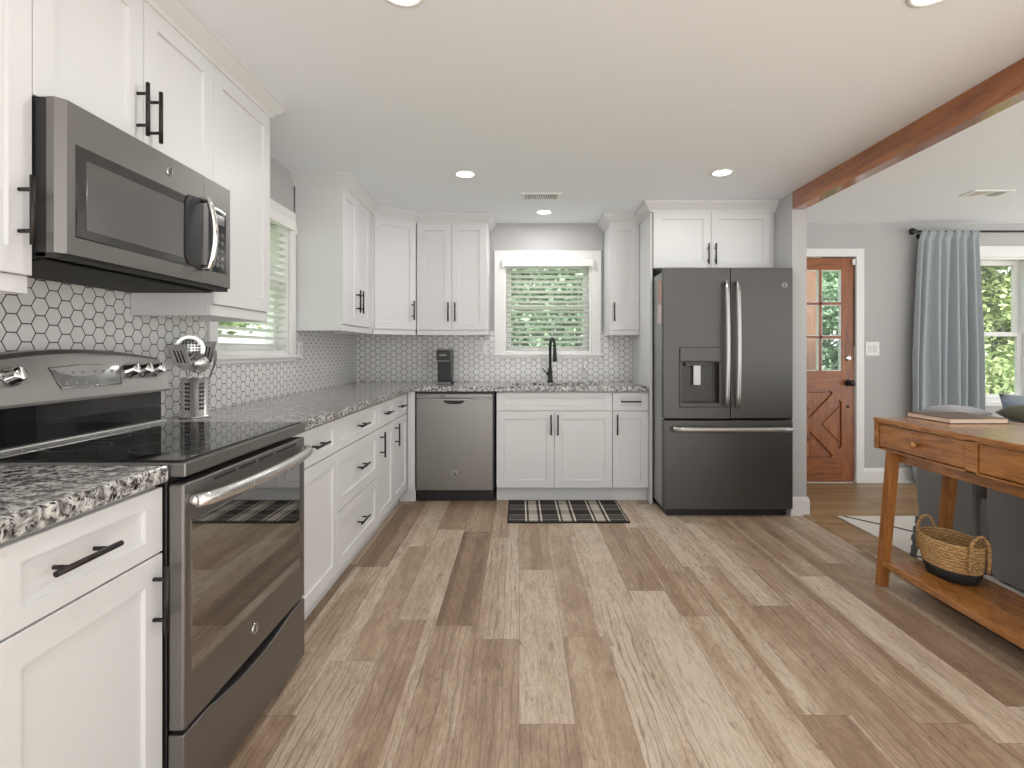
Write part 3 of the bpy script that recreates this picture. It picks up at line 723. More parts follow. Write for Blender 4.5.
b = NB(); prism(b, [(t-0.105, 0.085), (t-0.090, 0.062), (t-0.024, 0.056), (t-0.024, 0.298), (t-0.090, 0.292), (t-0.105, 0.27)], 1, -0.006, 0.003, 0.002); obj('handle_backplate', b, 'black', md)
emblem(md, (0.40, 0.0, 0.335), (0, 0, 0), 0.014)
b = NB(); bx(b, t+0.001, ww, 0.0, 0.034, 0.012, wh, 0.002); cp = obj('control_panel', b, 'slate', MW)
b = NB(); loops(b, t+0.030, ww-0.030, 0.060, 0.290, [(0, 0.003), (0, -0.0008), (0.003, -0.0012)]); kp_ = obj('keypad', b, 'glass_black', cp)
b = NB()
for i in range(3):
    for j in range(5): bx(b, t+0.045+i*0.031, t+0.065+i*0.031, -0.0017, -0.001, 0.08+j*0.028, 0.094+j*0.028)
bx(b, t+0.045, ww-0.045, -0.0017, -0.001, 0.235, 0.27)
obj('key_marks', b, 'mw_glass', kp_)
b = NB(); bx(b, 0.0, ww, 0.010, 0.06, 0.0, 0.012); obj('bottom_grille', b, 'dark_gap', MW)

# ------------------------------------------------------------------ dishwasher
DW = thing('dishwasher', 'stainless dishwasher with pocket handle built in at the corner', 'dishwasher', (-0.822, YF, 0), 0)
w = 0.63
b = NB(); bx(b, 0.002, w-0.002, 0.012, 0.56, 0.10, 0.872); bx(b, 0.012, w-0.012, 0.05, 0.10, 0.0, 0.10); obj('dishwasher_tub', b, 'black', DW)
b = NB(); bx(b, 0.014, w-0.014, -0.012, 0.012, 0.098, 0.822, 0.004); 
dd = obj('door', b, 'slate_light', DW)
b = NB(); bx(b, 0.014, w-0.014, -0.012, 0.012, 0.8235, 0.858, 0.004); dc = obj('control_strip', b, 'slate_light', dd)
b = NB(); 
cx = w/2-0.005
prism(b, [(cx-0.085, 0.806), (cx-0.075, 0.790), (cx-0.05, 0.779), (cx, 0.776), (cx+0.05, 0.779), (cx+0.075, 0.790), (cx+0.085, 0.806)], 1, -0.0135, -0.008); obj('handle_pocket', b, 'dark_gap', dd)
n = 20; b = NB(); tube(b, [(0.02+(w-0.04)*i/n, -0.013, 0.8185-0.010*max(0, math.sin(PI*(i/n-0.2)/0.6)) if 0.2 < i/n < 0.8 else 0.8185) for i in range(n+1)], 0.004, 8); obj('handle_lip', b, 'steel', dd)
b = NB(); bx(b, 0.205, 0.235, -0.0135, -0.011, 0.832, 0.848, 0.0); obj('status_window', b, 'ink', dc); b = NB(); bx(b, 0.03, 0.10, -0.0128, -0.011, 0.840, 0.848); obj('control_legend', b, 'ink', dc)
emblem(dd, (w/2, -0.012, 0.232), (0, 0, 0), 0.022)
b = NB(); bx(b, 0.012, w-0.012, 0.035, 0.05, 0.03, 0.096); bx(b, 0.012, w-0.012, 0.030, 0.035, 0.080, 0.096); obj('toe_panel', b, 'black', DW)

# ------------------------------------------------------------------ refrigerator
FX, FY, FW = 1.042, 3.87, 0.928
FR = thing('refrigerator', 'tall slate grey french-door refrigerator with water dispenser', 'refrigerator', (FX, FY, 0), 0)
sp = 0.474; zt, zm = 1.792, 0.704
b = NB(); bx(b, 0.012, FW-0.012, 0.085, 0.86, 0.045, 1.775, 0.004); bx(b, 0.02, 0.09, 0.03, 0.16, 1.775, 1.795, 0.004); bx(b, FW-0.09, FW-0.02, 0.03, 0.16, 1.775, 1.795, 0.004)
obj('refrigerator_body', b, 'slate_side', FR)
b = NB(); bx(b, 0.03, FW-0.03, 0.06, 0.80, 0.0, 0.06); obj('base_grille', b, 'black', FR)
b = NB(); bx(b, 0.02, FW-0.02, 0.075, 0.086, 0.06, 1.77); obj('door_gasket', b, 'dark_gap', FR)
def fdoor(name, x0, x1, z0, z1, edge, hole=None):
    """slightly bowed door slab: outer side rolls back towards the edge"""
    b = NB(); n = 10; pr = []
    for i in range(n+1):
        x = x0+(x1-x0)*i/n
        f = (x-FW/2)/(FW/2); pr.append((x, 0.014*f*f))
    if hole is None:
        prism(b, pr+[(x1, 0.075), (x0, 0.075)], 2, z0, z1, 0.004)
    else:
        hx0, hx1, hz0, hz1 = hole
        def yb(x): f = (x-FW/2)/(FW/2); return 0.014*f*f
        def strip(a, c, za, zb):
            m_ = [a+(c-a)*i/5 for i in range(6)]
            prism(b, [(x, yb(x)) for x in m_]+[(c, 0.075), (a, 0.075)], 2, za, zb)
        strip(x0, hx0, z0, z1); strip(hx1, x1, z0, z1); strip(hx0, hx1, z0, hz0); strip(hx0, hx1, hz1, z1)
        bx(b, hx0, hx1, 0.070, 0.075, hz0, hz1)
    return obj(name, b, 'slate_fridge', FR)
hole = (0.122, 0.392, 0.825, 1.115)
dl = fdoor('door', 0.0, sp-0.003, zm+0.008, zt, 'l', hole)
dr_ = fdoor('door', sp+0.003, FW, zm+0.008, zt, 'r')
fz = fdoor('freezer_drawer', 0.0, FW, 0.058, zm-0.008, None)
def fh(parent, x):
    b = NB(); n = 12; z0, z1 = 0.80, 1.69
    pts = [(x, 0.003, z0+0.02)]+[(x, -0.040-0.018*math.sin(PI*i/n), z0+(z1-z0)*i/n) for i in range(n+1)]+[(x, 0.003, z1-0.02)]
    tube(b, pts, 0.016, 12, 0.6); return obj('handle', b, 'steel_grey', parent)
fh(dl, sp-0.038); fh(dr_, sp+0.040)
b = NB(); n = 12; pts = [(0.075, 0.008, 0.637)]+[(0.058+(FW-0.09)*i/n, -0.040-0.012*math.sin(PI*i/n), 0.637) for i in range(n+1)]+[(FW-0.055, 0.008, 0.637)]
tube(b, pts, 0.013, 12, 1.4); obj('handle', b, 'steel_grey', fz)
b = NB(); bx(b, hole[0]-0.012, hole[1]+0.012, -0.006, 0.02, 1.118, 1.222, 0.006); bx(b, hole[0]-0.012, hole[1]+0.012, -0.004, 0.03, 0.790, 0.824, 0.006)
bx(b, hole[0]-0.012, hole[0], -0.002, 0.02, 0.824, 1.118, 0.002); bx(b, hole[1], hole[1]+0.012, -0.002, 0.02, 0.824, 1.118, 0.002)
ds = obj('water_dispenser', b, 'slate_fridge', dl)
b = NB(); bx(b, hole[0]+0.002, hole[1]-0.002, 0.066, 0.072, hole[2], hole[3]); bx(b, 0.16, 0.32, 0.03, 0.066, 1.085, 1.118, 0.004); obj('dispenser_niche', b, 'niche', ds)
b = NB(); bx(b, 0.217, 0.273, 0.030, 0.042, 0.945, 1.095, 0.005); obj('dispenser_paddle', b, 'steel_grey', ds)
emblem(dr_, (0.865, 0.0085, 1.668), (0, 0, 0), 0.019)
b = NB(); bx(b, -0.004, 0, 0, 0.09, -0.085, 0.085); o = obj('photo_card', b, 'card_pink', loc=(FX+0.012, 3.968, 1.64)); tag(o, 'reddish photo print stuck high on the refrigerator side', 'photo')
b = NB(); bx(b, -0.004, 0, 0, 0.09, -0.07, 0.07); o = obj('photo_card', b, 'card_white', loc=(FX+0.012, 3.990, 1.47)); tag(o, 'pale photo print stuck on the refrigerator side below the reddish one', 'photo')

# ------------------------------------------------------------------ sink, faucet and small things on the counters
SK = thing('sink', 'undermount stainless sink set into the granite below the window', 'sink', (SKX0, SKY0, CT0), 0)
b = NB(); sw, sd = SKX1-SKX0, SKY1-SKY0
for q in [(-0.012, 0, -0.012, sd+0.012, -0.20, -0.001), (sw, sw+0.012, -0.012, sd+0.012, -0.20, -0.001), (0, sw, -0.012, 0, -0.20, -0.001), (0, sw, sd, sd+0.012, -0.20, -0.001), (-0.012, sw+0.012, -0.012, sd+0.012, -0.212, -0.20)]: bx(b, *q)
obj('basin', b, 'steel', SK)
b = NB(); lathe(b, [(0.045, -0.199), (0.045, -0.196), (0.03, -0.198), (0.0005, -0.198)], 24, c=(sw/2, sd/2, 0)); obj('drain', b, 'chrome', SK)
FA = thing('faucet', 'matte black pull-down kitchen faucet behind the sink', 'faucet', (0.277, 4.80, CT1), 0)
b = NB(); lathe(b, [(0.026, 0), (0.026, 0.012), (0.021, 0.02), (0.020, 0.10), (0.016, 0.125), (0.013, 0.14)], 20)
pts = [(0, 0, 0.13), (0, 0, 0.30)]+[(0.030*(1-math.cos(a))/2, -0.075*(1-math.cos(a)), 0.30+0.085*math.sin(a)) for a in [PI*i/10 for i in range(1, 11)]]
tube(b, pts, 0.0125, 12); obj('spout', b, 'matte_black', FA)
b = NB(); tube(b, [(0.030, -0.150, 0.302), (0.031, -0.151, 0.27), (0.033, -0.153, 0.20), (0.034, -0.154, 0.185)], [0.014, 0.015, 0.019, 0.019], 14); obj('spray_head', b, 'matte_black', FA)
b = NB(); tube(b, [(-0.015, 0, 0.075), (-0.032, 0, 0.078)], 0.013, 12); tube(b, [(-0.030, 0, 0.078), (-0.068, -0.004, 0.125)], 0.0055, 8); obj('lever', b, 'matte_black', FA)
# soap bottle
SB = thing('soap_bottle', 'small clear bottle standing on the counter beside the faucet', 'bottle', (0.583, 4.81, CT1+0.001), 0)
b = NB(); lathe(b, [(0.024, 0), (0.027, 0.006), (0.027, 0.075), (0.020, 0.095), (0.010, 0.11), (0.010, 0.125)], 20); obj('bottle_body', b, 'clear', SB)
b = NB(); lathe(b, [(0.011, 0.123), (0.011, 0.14), (0.004, 0.143), (0.004, 0.172)], 14); tube(b, [(0, 0, 0.172), (0, -0.035, 0.170)], 0.004, 8); obj('pump', b, 'chrome', SB)
# coffee maker
CM = thing('coffee_maker', 'slim black pod coffee maker on the counter above the dishwasher', 'coffee maker', (-0.688, 4.49, CT1+0.001), 0)
b = NB(); bx(b, 0.0, 0.115, 0.02, 0.26, 0.0, 0.018, 0.005); obj('base', b, 'slate_side', CM)
b = NB(); bx(b, 0.002, 0.113, 0.06, 0.25, 0.018, 0.20, 0.008); obj('water_tank', b, 'black', CM)
b = NB(); bx(b, 0.0, 0.115, 0.0, 0.255, 0.195, 0.282, 0.010); hd = obj('brew_head', b, 'black', CM)
b = NB(); bx(b, 0.004, 0.111, 0.005, 0.25, 0.282, 0.297, 0.005); obj('lid', b, 'slate_light', hd)
b = NB(); bx(b, 0.022, 0.085, -0.003, 0.002, 0.236, 0.249, 0.0015); bx(b, 0.006, 0.108, -0.001, 0.03, 0.190, 0.197, 0.001); obj('front_trim', b, 'slate_light', hd)
b = NB(); bx(b, 0.015, 0.10, 0.0, 0.06, 0.018, 0.024, 0.002); tube(b, [(0.112, 0.05, 0.012), (0.14, 0.045, 0.012)], 0.009, 8); obj('drip_tray', b, 'black', CM)
# outlets and switches
def plate(name, label, cat, loc, rz, w, h, n):
    t = thing(name, label, cat, loc, rz)
    b = NB(); bx(b, -w/2, w/2, -0.006, 0, -h/2, h/2, 0.002); obj('cover_plate', b, 'trim', t)
    for i in range(n):
        x = (i-(n-1)/2)*0.046; b = NB()
        bx(b, x-0.016, x+0.016, -0.009, -0.005, -0.033, 0.033, 0.002)
        obj('rocker' if name == 'light_switch' else 'receptacle', b, 'white', t)
    return t
plate('light_switch', 'white double light switch plate on the grey wall beside the wooden door', 'light switch', (3.205, YW, 1.215), 0, 0.125, 0.125, 2)
plate('outlet', 'white outlet plate on the back tile beside the sink window', 'outlet', (-0.338, YW-T, 1.225), 0, 0.075, 0.115, 1)
plate('outlet', 'white outlet plate on the side wall tile just beyond the slatted window', 'outlet', (XW+T, 3.62, 1.20), PI/2, 0.075, 0.115, 1)
# utensil crock
UC = (-1.362, 2.27, CT1+0.001)
U = thing('utensil_holder', 'perforated stainless steel utensil holder beside the range', 'utensil holder', UC)
b = NB(); lathe(b, [(0.062, 0.0), (0.062, 0.006), (0.052, 0.008), (0.052, 0.165), (0.0505, 0.165), (0.0505, 0.012), (0.0005, 0.012)], 40)
for k in range(6):
    for j in range(7):
        for d in (-0.11, 0.11):
            aa = 2*PI*k/6+0.5+d; p = Vector((math.cos(aa), math.sin(aa), 0)); z = 0.04+j*0.017
            tube(b, [p*0.0518+Vector((0, 0, z)), p*0.0526+Vector((0, 0, z))], 0.005, 8, mi=1)
obj('cylinder', b, ['steel', 'dark_gap'], U)
def utensil(name, label, az, lean, hlen, kind, seat, mat='chrome'):
    az = math.radians(az); d = Vector((math.cos(az)*math.sin(lean), math.sin(az)*math.sin(lean), math.cos(lean)))
    o = thing(name, label, 'utensil', (UC[0]+seat[0], UC[1]+seat[1], UC[2]+0.016), 0, 'utensils in the steel holder')
    o.rotation_euler = d.to_track_quat('Z', 'Y').to_euler()
    b = NB(); tube(b, [(0, 0, 0), (0, 0, hlen*0.6), (0, 0.004, hlen)], [0.006, 0.005, 0.0035], 10); obj('handle', b, mat, o)
    b = NB(); h = hlen-0.005
    if kind == 'turner':
        prism(b, [(-0.014, h), (0.014, h), (0.046, h+0.03), (0.050, h+0.115), (-0.050, h+0.115), (-0.046, h+0.03)], 1, 0.0, 0.0025)
        for i in range(3): bx(b, -0.022+i*0.018, -0.014+i*0.018, -0.0004, 0.003, h+0.035, h+0.09, mi=1)
    elif kind == 'skimmer':
        lathe(b, [(0.056, 0.0), (0.054, 0.003), (0.037, -0.008), (0.018, -0.013), (0.0008, -0.014)], 28, c=(0, 0, h+0.05), axis=1)
        for i in range(-3, 4):
            for j in range(-3, 4):
                if i*i+j*j < 11: lathe(b, [(0.0035, -0.0165), (0.0035, -0.001)], 8, c=(i*0.012, 0.0, h+0.05+j*0.012), axis=1, mi=1)
    elif kind == 'spoon':
        lathe(b, [(0.032, 0.0), (0.030, -0.004), (0.020, -0.013), (0.0008, -0.017)], 24, 1.0, 1.35, c=(0, 0, h+0.042), axis=1)
    elif kind == 'ladle':
        lathe(b, [(0.042, 0.0), (0.040, -0.01), (0.030, -0.028), (0.012, -0.037), (0.0008, -0.038)], 28, c=(0, 0.0, h+0.03), axis=1)
    elif kind == 'whisk':
        for k in range(5):
            a = PI*k/5; tube(b, [(0.026*math.sin(PI*i/12)*math.cos(a)*(1 if i < 13 else 1), 0.026*math.sin(PI*i/12)*math.sin(a), h+0.11*(1-math.cos(PI*i/12))/2) for i in range(13)], 0.0012, 6)
            tube(b, [(-0.026*math.sin(PI*i/12)*math.cos(a), -0.026*math.sin(PI*i/12)*math.sin(a), h+0.11*(1-math.cos(PI*i/12))/2) for i in range(13)], 0.0012, 6)
    else:
        tube(b, [(0, 0.004, h), (0.004, 0.01, h+0.03), (0.016, 0.012, h+0.06), (0.036, 0.012, h+0.075)], [0.006, 0.010, 0.009, 0.004], 10, 0.5)
    obj({'turner': 'blade', 'skimmer': 'sieve', 'spoon': 'bowl', 'ladle': 'cup', 'whisk': 'wires', 'hook': 'tip'}[kind], b, [mat, 'dark_gap'], o)
utensil('turner', 'wide slotted steel turner leaning towards the range in the utensil holder', -108, 0.40, 0.20, 'turner', (0.012, 0.022), 'steel')
utensil('skimmer', 'perforated round steel skimmer standing upright in the utensil holder', -60, 0.04, 0.225, 'skimmer', (-0.020, -0.002), 'steel')
utensil('ladle', 'deep steel ladle low at the front of the utensil holder', -70, 0.20, 0.19, 'ladle', (0.020, 0.004), 'steel')
utensil('slotted_spatula', 'slotted steel spatula tilted towards the window in the utensil holder', 70, 0.24, 0.20, 'turner', (0.002, -0.018), 'steel')
utensil('tongs', 'thin steel utensil with a hooked tip leaning furthest towards the window', 78, 0.50, 0.235, 'hook', (0.016, -0.026), 'slate_light')

# ------------------------------------------------------------------ plaid mat
b = NB(); bx(b, 0, 0.855, 0, 0.56, 0.0, 0.008, 0.003); o = obj('kitchen_mat', b, 'plaid', loc=(-0.082, 3.742, 0.001)); tag(o, 'black and cream plaid mat on the floor before the sink cabinet', 'mat')

# ------------------------------------------------------------------ front door
st = struct('door_1', loc=(D1[0], YW, 0))
dw = 0.798
b = NB()
for q in [(-0.072, 0.0, 0, 2.122), (dw+0.007, dw+0.079, 0, 2.122), (0.0, dw+0.007, 2.05, 2.122)]: bx(b, q[0], q[1], -0.020, 0.0, q[2], q[3], 0.004)
obj('door_casing', b, 'trim', st)
b = NB(); bx(b, -0.0, 0.004, 0.0, 0.14, 0, 2.05); bx(b, dw+0.003, dw+0.007, 0, 0.14, 0, 2.05); bx(b, 0.0, dw+0.007, 0.0, 0.14, 2.046, 2.05); bx(b, 0, dw, 0, 0.14, -0.01, 0.004)
obj('door_jamb', b, 'trim', st)
yd0, yd1 = 0.006, 0.05
b = NB(); s = 0.112
bx(b, 0.004, s, yd0, yd1, 0.008, 2.042, 0.002); bx(b, dw-s, dw, yd0, yd1, 0.008, 2.042, 0.002)
leaf = obj('door_leaf', b, 'door_z', st)
b = NB()
for (z0, z1) in [(0.008, 0.225), (0.83, 1.015), (1.932, 2.042)]: bx(b, s, dw-s, yd0, yd1, z0, z1, 0.002)
obj('rail', b, 'door_x', leaf)
gx0, gx1, gz0, gz1 = s, dw-s, 1.015, 1.932
b = NB(); mw = 0.024
for i in (1, 2): x = gx0+(gx1-gx0)*i/3; bx(b, x-mw/2, x+mw/2, yd0, yd1, gz0, gz1, 0.002)
for i in (1, 2): z = gz0+(gz1-gz0)*i/3; bx(b, gx0, gx1, yd0, yd1, z-mw/2, z+mw/2, 0.002)
obj('muntin', b, 'door_z', leaf)
b = NB(); bw = 0.007
for i in range(3):
    for j in range(3):
        x0 = gx0+(gx1-gx0)*i/3+(mw/2 if i else 0); x1 = gx0+(gx1-gx0)*(i+1)/3-(mw/2 if i < 2 else 0); z0 = gz0+(gz1-gz0)*j/3+(mw/2 if j else 0); z1 = gz0+(gz1-gz0)*(j+1)/3-(mw/2 if j < 2 else 0)
        for q in [(x0, x0+bw, z0, z1), (x1-bw, x1, z0, z1), (x0+bw, x1-bw, z0, z0+bw), (x0+bw, x1-bw, z1-bw, z1)]: bx(b, q[0], q[1], yd0+0.006, yd1-0.006, q[2], q[3])
obj('glazing_bead', b, 'trim', leaf)
b = NB(); bx(b, gx0, gx1, 0.026, 0.030, gz0, gz1); obj('pane', b, 'pane', leaf)
# crossbuck panel
px0, px1, pz0, pz1 = s, dw-s, 0.225, 0.83
b = NB(); bx(b, px0, px1, 0.024, 0.034, pz0, pz1); obj('panel_field', b, 'door_z', leaf)
mx_, mz_ = (px0+px1)/2, (pz0+pz1)/2
b = NB()
def bar(p, q, wd, y0, y1):
    p, q = Vector(p), Vector(q); d = (q-p).normalized(); nn = Vector((-d.y, d.x))*wd/2
    prism(b, [tuple(p+nn), tuple(q+nn), tuple(q-nn), tuple(p-nn)], 1, y0, y1, 0.003)
ins = 0.042
bar((px0+ins, pz0+ins), (px1-ins, pz1-ins), 0.085, yd0, 0.026); bar((px0+ins, pz1-ins), (px1-ins, pz0+ins), 0.085, yd0+0.0006, 0.026)
for sx, sz in ((0, 0), (1, 0), (0, 1), (1, 1)):
    X = px1 if sx else px0; Z = pz1 if sz else pz0; ex = -1 if sx else 1; ez = -1 if sz else 1
    prism(b, [(X, Z), (X+ex*0.10, Z), (X, Z+ez*0.10)], 1, yd0+0.0003, 0.026)
obj('crossbuck', b, 'door_z', leaf)
b = NB()
for tri in [[(px1-0.012, mz_-0.165), (px1-0.012, mz_+0.165), (px1-0.175, mz_)], [(px0+0.012, mz_-0.165), (px0+0.012, mz_+0.165), (px0+0.175, mz_)],
            [(mx_-0.15, pz1-0.012), (mx_+0.15, pz1-0.012), (mx_, pz1-0.17)], [(mx_-0.15, pz0+0.012), (mx_+0.15, pz0+0.012), (mx_, pz0+0.17)]]:
    prism(b, tri, 1, 0.014, 0.026, 0.004)
obj('raised_panel', b, 'door_z', leaf)
b = NB(); lathe(b, [(0.026, yd0), (0.026, -0.004), (0.020, -0.010), (0.0005, -0.010)], 20, c=(dw-0.055, 0, 1.13), axis=1); obj('deadbolt', b, 'chrome', leaf)
b = NB(); lathe(b, [(0.03, yd0), (0.03, -0.002), (0.011, -0.006), (0.011, -0.032), (0.024, -0.042), (0.028, -0.055), (0.022, -0.070), (0.0005, -0.074)], 24, c=(dw-0.055, 0, 0.905), axis=1); obj('door_knob', b, 'bronze', leaf)
b = NB(); lathe(b, [(0.012, yd0), (0.012, -0.0005), (0.006, 0.002)], 12, c=(dw-0.055, 0, 0.69), axis=1); obj('plug', b, 'dark_gap', leaf)
b = NB(); bx(b, dw-0.022, dw+0.004, -0.014, yd0, 1.975, 2.03, 0.003); o = obj('sensor', b, 'trim', leaf); 
b = NB(); bx(b, dw-0.002, dw+0.003, -0.002, 0.006, 1.24, 2.04); bx(b, dw-0.30, dw, -0.002, 0.006, 2.040, 2.047); obj('weather_strip', b, 'black', leaf)

# ------------------------------------------------------------------ curtain and rod
RD = thing('curtain_rod', 'black curtain rod with ball finial above the living room window', 'curtain rod', (3.54, YW-0.10, 2.258))
b = NB(); tube(b, [(0, 0, 0), (1.95, 0, 0)], 0.0095, 12); obj('rod', b, 'matte_black', RD)
b = NB(); lathe(b, [(0.0095, 0.0), (0.016, -0.006), (0.012, -0.014), (0.026, -0.026), (0.031, -0.043), (0.026, -0.060), (0.010, -0.070), (0.0005, -0.071)], 20, axis=0); obj('finial', b, 'matte_black', RD)
for x in (0.085, 1.9):
    b = NB(); tube(b, [(x, 0.098, -0.025), (x, 0.03, -0.025), (x, 0.0, -0.012)], 0.006, 8); lathe(b, [(0.022, 0.094), (0.022, 0.1)], 16, c=(x, 0, -0.025), axis=1); obj('bracket', b, 'matte_black', RD)
t = bmesh.new(); NU, NV = 150, 26; grid = []
xt0, xt1, xb0, xb1 = 3.575, 4.09, 3.495, 4.135
for j in range(NV+1):
    v = j/NV; z = 2.268-v*2.24; row = []
    k = min(1, v*2.0)**0.7
    for i in range(NU+1):
        u = i/NU; x = (xt0+(xt1-xt0)*u)*(1-k)+(xb0+(xb1-xb0)*u)*k
        ph = u*2*PI*7.0
        y = YW-0.088-(0.016+0.028*k)*math.sin(ph+0.5*math.sin(u*9)+v*0.6*math.sin(u*14))*(0.75+0.35*math.sin(u*23))
        x += 0.012*k*math.sin(u*19+v*2)
        if v < 0.02: y = YW-0.112-0.004*math.sin(ph*2)
        row.append(t.verts.new((x, y, z)))
    grid.append(row)
for j in range(NV):
    for i in range(NU): t.faces.new((grid[j][i], grid[j][i+1], grid[j+1][i+1], grid[j+1][i])).smooth = True
b = NB(); merge(b, t)
for f in b.faces: f.smooth = True
o = obj('curtain', b, 'curtain'); md_ = o.modifiers.new('thickness', 'SOLIDIFY'); md_.thickness = 0.003; tag(o, 'pleated blue-grey curtain hanging beside the living room window', 'curtain')

# ------------------------------------------------------------------ console table
TX0, TX1, TY1, TY0, TZ = 1.82, 2.37, 2.775, 1.60, 0.856
CT = thing('console_table', 'honey brown wooden console table with drawers and a low shelf', 'table', (TX0, TY0, 0))
TL = TY1-TY0; TD = 0.355
b = NB(); bx(b, 0, TX1-TX0, 0, TL, TZ-0.022, TZ, 0.003); obj('tabletop', b, 'table_y', CT)
b = NB(); z0, z1 = 0.700, TZ-0.022
bx(b, 0.004, 0.024, 0, 0.04, z0, z1, 0.001); bx(b, 0.004, 0.024, TL-0.03, TL, z0, z1, 0.001)
bx(b, 0.004, 0.024, TL-0.622, TL-0.565, z0, z1, 0.001); bx(b, 0.004, 0.024, 0.04, TL-0.03, z0, z0+0.008)
bx(b, 0.004, 0.024, 0.04, TL-0.03, z1-0.006, z1)
bx(b, 0.024, TD-0.02, 0.0, 0.02, z0, z1); bx(b, 0.024, TD-0.02, TL-0.02, TL, z0, z1); bx(b, TD-0.02, TD, 0, TL, z0, z1)
obj('apron', b, 'table_y', CT)
def tdrawer(a, c):
    b = NB(); bx(b, 0.009, 0.028, a+0.004, c-0.004, z0+0.0115, z1-0.0095, 0.003); bx(b, 0.026, 0.28, a+0.02, c-0.02, z0+0.012, z1-0.012)
    d = obj('drawer', b, 'table_y', CT)
    b = NB(); lathe(b, [(0.009, 0.006), (0.008, -0.008), (0.016, -0.016), (0.017, -0.024), (0.010, -0.030), (0.0005, -0.031)], 18, axis=0, c=(0, (a+c)/2-0.008, (z0+z1)/2-0.002)); obj('knob', b, 'table_y', d)
tdrawer(TL-0.563, TL-0.032); tdrawer(0.042, TL-0.624)
b = NB(); bx(b, 0.045, 0.065, 0.06, TL-0.10, 0.650, 0.700, 0.001); bx(b, TD-0.065, TD-0.045, 0.06, TL-0.10, 0.650, 0.700, 0.001); obj('lower_rail', b, 'table_y', CT)
def tleg(x, ytop, yfoot):
    b = NB(); t = bmesh.new(); h = 0.024; hx = 0.021
    A = [t.verts.new((x+a*hx, yfoot+c*h*0.9, 0.0)) for a, c in ((-1, -1), (1, -1), (1, 1), (-1, 1))]; B = [t.verts.new((x+a*hx, ytop+c*h, 0.700)) for a, c in ((-1, -1), (1, -1), (1, 1), (-1, 1))]
    t.faces.new(A[::-1]); t.faces.new(B)
    for k in range(4): t.faces.new((A[k], A[(k+1) % 4], B[(k+1) % 4], B[k]))
    bmesh.ops.recalc_face_normals(t, faces=t.faces[:]); bmesh.ops.bevel(t, geom=t.edges[:], offset=0.003, segments=2, profile=0.5, affect='EDGES'); merge(b, t)
    obj('leg', b, 'table_z', CT)
for x in (0.030, TD-0.03): tleg(x, TL-0.105, TL-0.02); tleg(x, 0.105, 0.02)
b = NB(); bx(b, 0.012, TD-0.006, 0.05, TL-0.055, 0.110, 0.140, 0.003); obj('shelf', b, 'table_y', CT)
# book
BK = thing('book', 'large brown-covered book lying on the console table', 'book', (2.005, 2.51, TZ+0.001))
b = NB(); bx(b, 0.0, 0.275, 0.0, 0.285, 0.0, 0.003); bx(b, 0.0, 0.275, 0.0, 0.285, 0.021, 0.024, 0.001); bx(b, 0.0, 0.275, 0.282, 0.285, 0.003, 0.021); obj('cover', b, 'book_cover', BK)
b = NB(); bx(b, 0.003, 0.270, 0.003, 0.282, 0.003, 0.021); obj('pages', b, 'paper', BK)
# basket
BS = thing('basket', 'oval woven straw basket with black bottom on the console shelf', 'basket', (2.03, 2.535, 0.141))
ax_, ay_ = 0.108, 0.155
prof = [(0.74, 0.0), (0.84, 0.025), (0.90, 0.055)]
b = NB(); lathe(b, [(0.001, 0.0)]+prof+[(0.88, 0.056), (0.70, 0.012), (0.001, 0.010)], 48, ax_, ay_, cap=False); obj('black_bottom', b, 'black_straw', BS)
b = NB(); lathe(b, [(0.90, 0.055), (0.96, 0.10), (1.0, 0.15), (1.0, 0.180), (0.96, 0.183), (0.94, 0.178), (0.95, 0.15), (0.91, 0.10), (0.86, 0.056)], 48, ax_, ay_, cap=False); obj('woven_wall', b, 'wicker', BS)
for s_ in (-1, 1):
    b = NB(); pts = []
    for i in range(13):
        a = PI*i/12; pts.append((0.040*math.cos(a), s_*(ay_+0.004), 0.172+0.062*math.sin(a)))
    pts = [(0.042, s_*(ay_*0.93+0.008), 0.07), (0.041, s_*(ay_+0.004), 0.12)]+pts+[(-0.041, s_*(ay_+0.004), 0.12), (-0.042, s_*(ay_*0.93+0.008), 0.07)]
    tube(b, pts, 0.0075, 8); obj('handle', b, 'wicker', BS)

# ------------------------------------------------------------------ sofa, cushions and rug in the living room
b = NB(); bx(b, 0, 2.0, 0, 2.75, 0, 0.009, 0.003); o = obj('area_rug', b, 'rug', loc=(2.29, 1.135, 0.0)); tag(o, 'cream rug with thin black lines under the sofa', 'rug')
SF = thing('sofa', 'charcoal grey sofa standing behind the console table', 'sofa', (2.42, 1.05, 0.010))
SL = 2.25
b = NB(); bx(b, 0.04, 0.92, 0.04, SL-0.04, 0.05, 0.40, 0.02); obj('seat_base', b, 'sofa', SF)
for (a, c, m_) in [(0.0, 1.755, 'sofa'), (1.835, SL, 'sofa')]:
    b = NB(); prism(b, [(0.03, 0.012), (0.25, 0.012), (0.27, 0.40), (0.24, 0.76), (0.20, 0.80), (0.06, 0.80), (0.0, 0.74), (0.0, 0.35)], 1, a, c, 0.018); obj('back_rest', b, 'sofa', SF, smooth=False)
b = NB(); bx(b, 0.27, 0.95, SL-0.22, SL, 0.012, 0.60, 0.04, 3); obj('armrest', b, 'sofa', SF)
b = NB(); bx(b, 0.27, 0.95, 0.0, 0.22, 0.012, 0.60, 0.04, 3); obj('armrest', b, 'sofa', SF)
for (a, c) in [(0.23, 1.12), (1.13, SL-0.23)]: b = NB(); bx(b, 0.28, 0.94, a, c, 0.40, 0.53, 0.035, 3); obj('seat_cushion', b, 'sofa', SF)
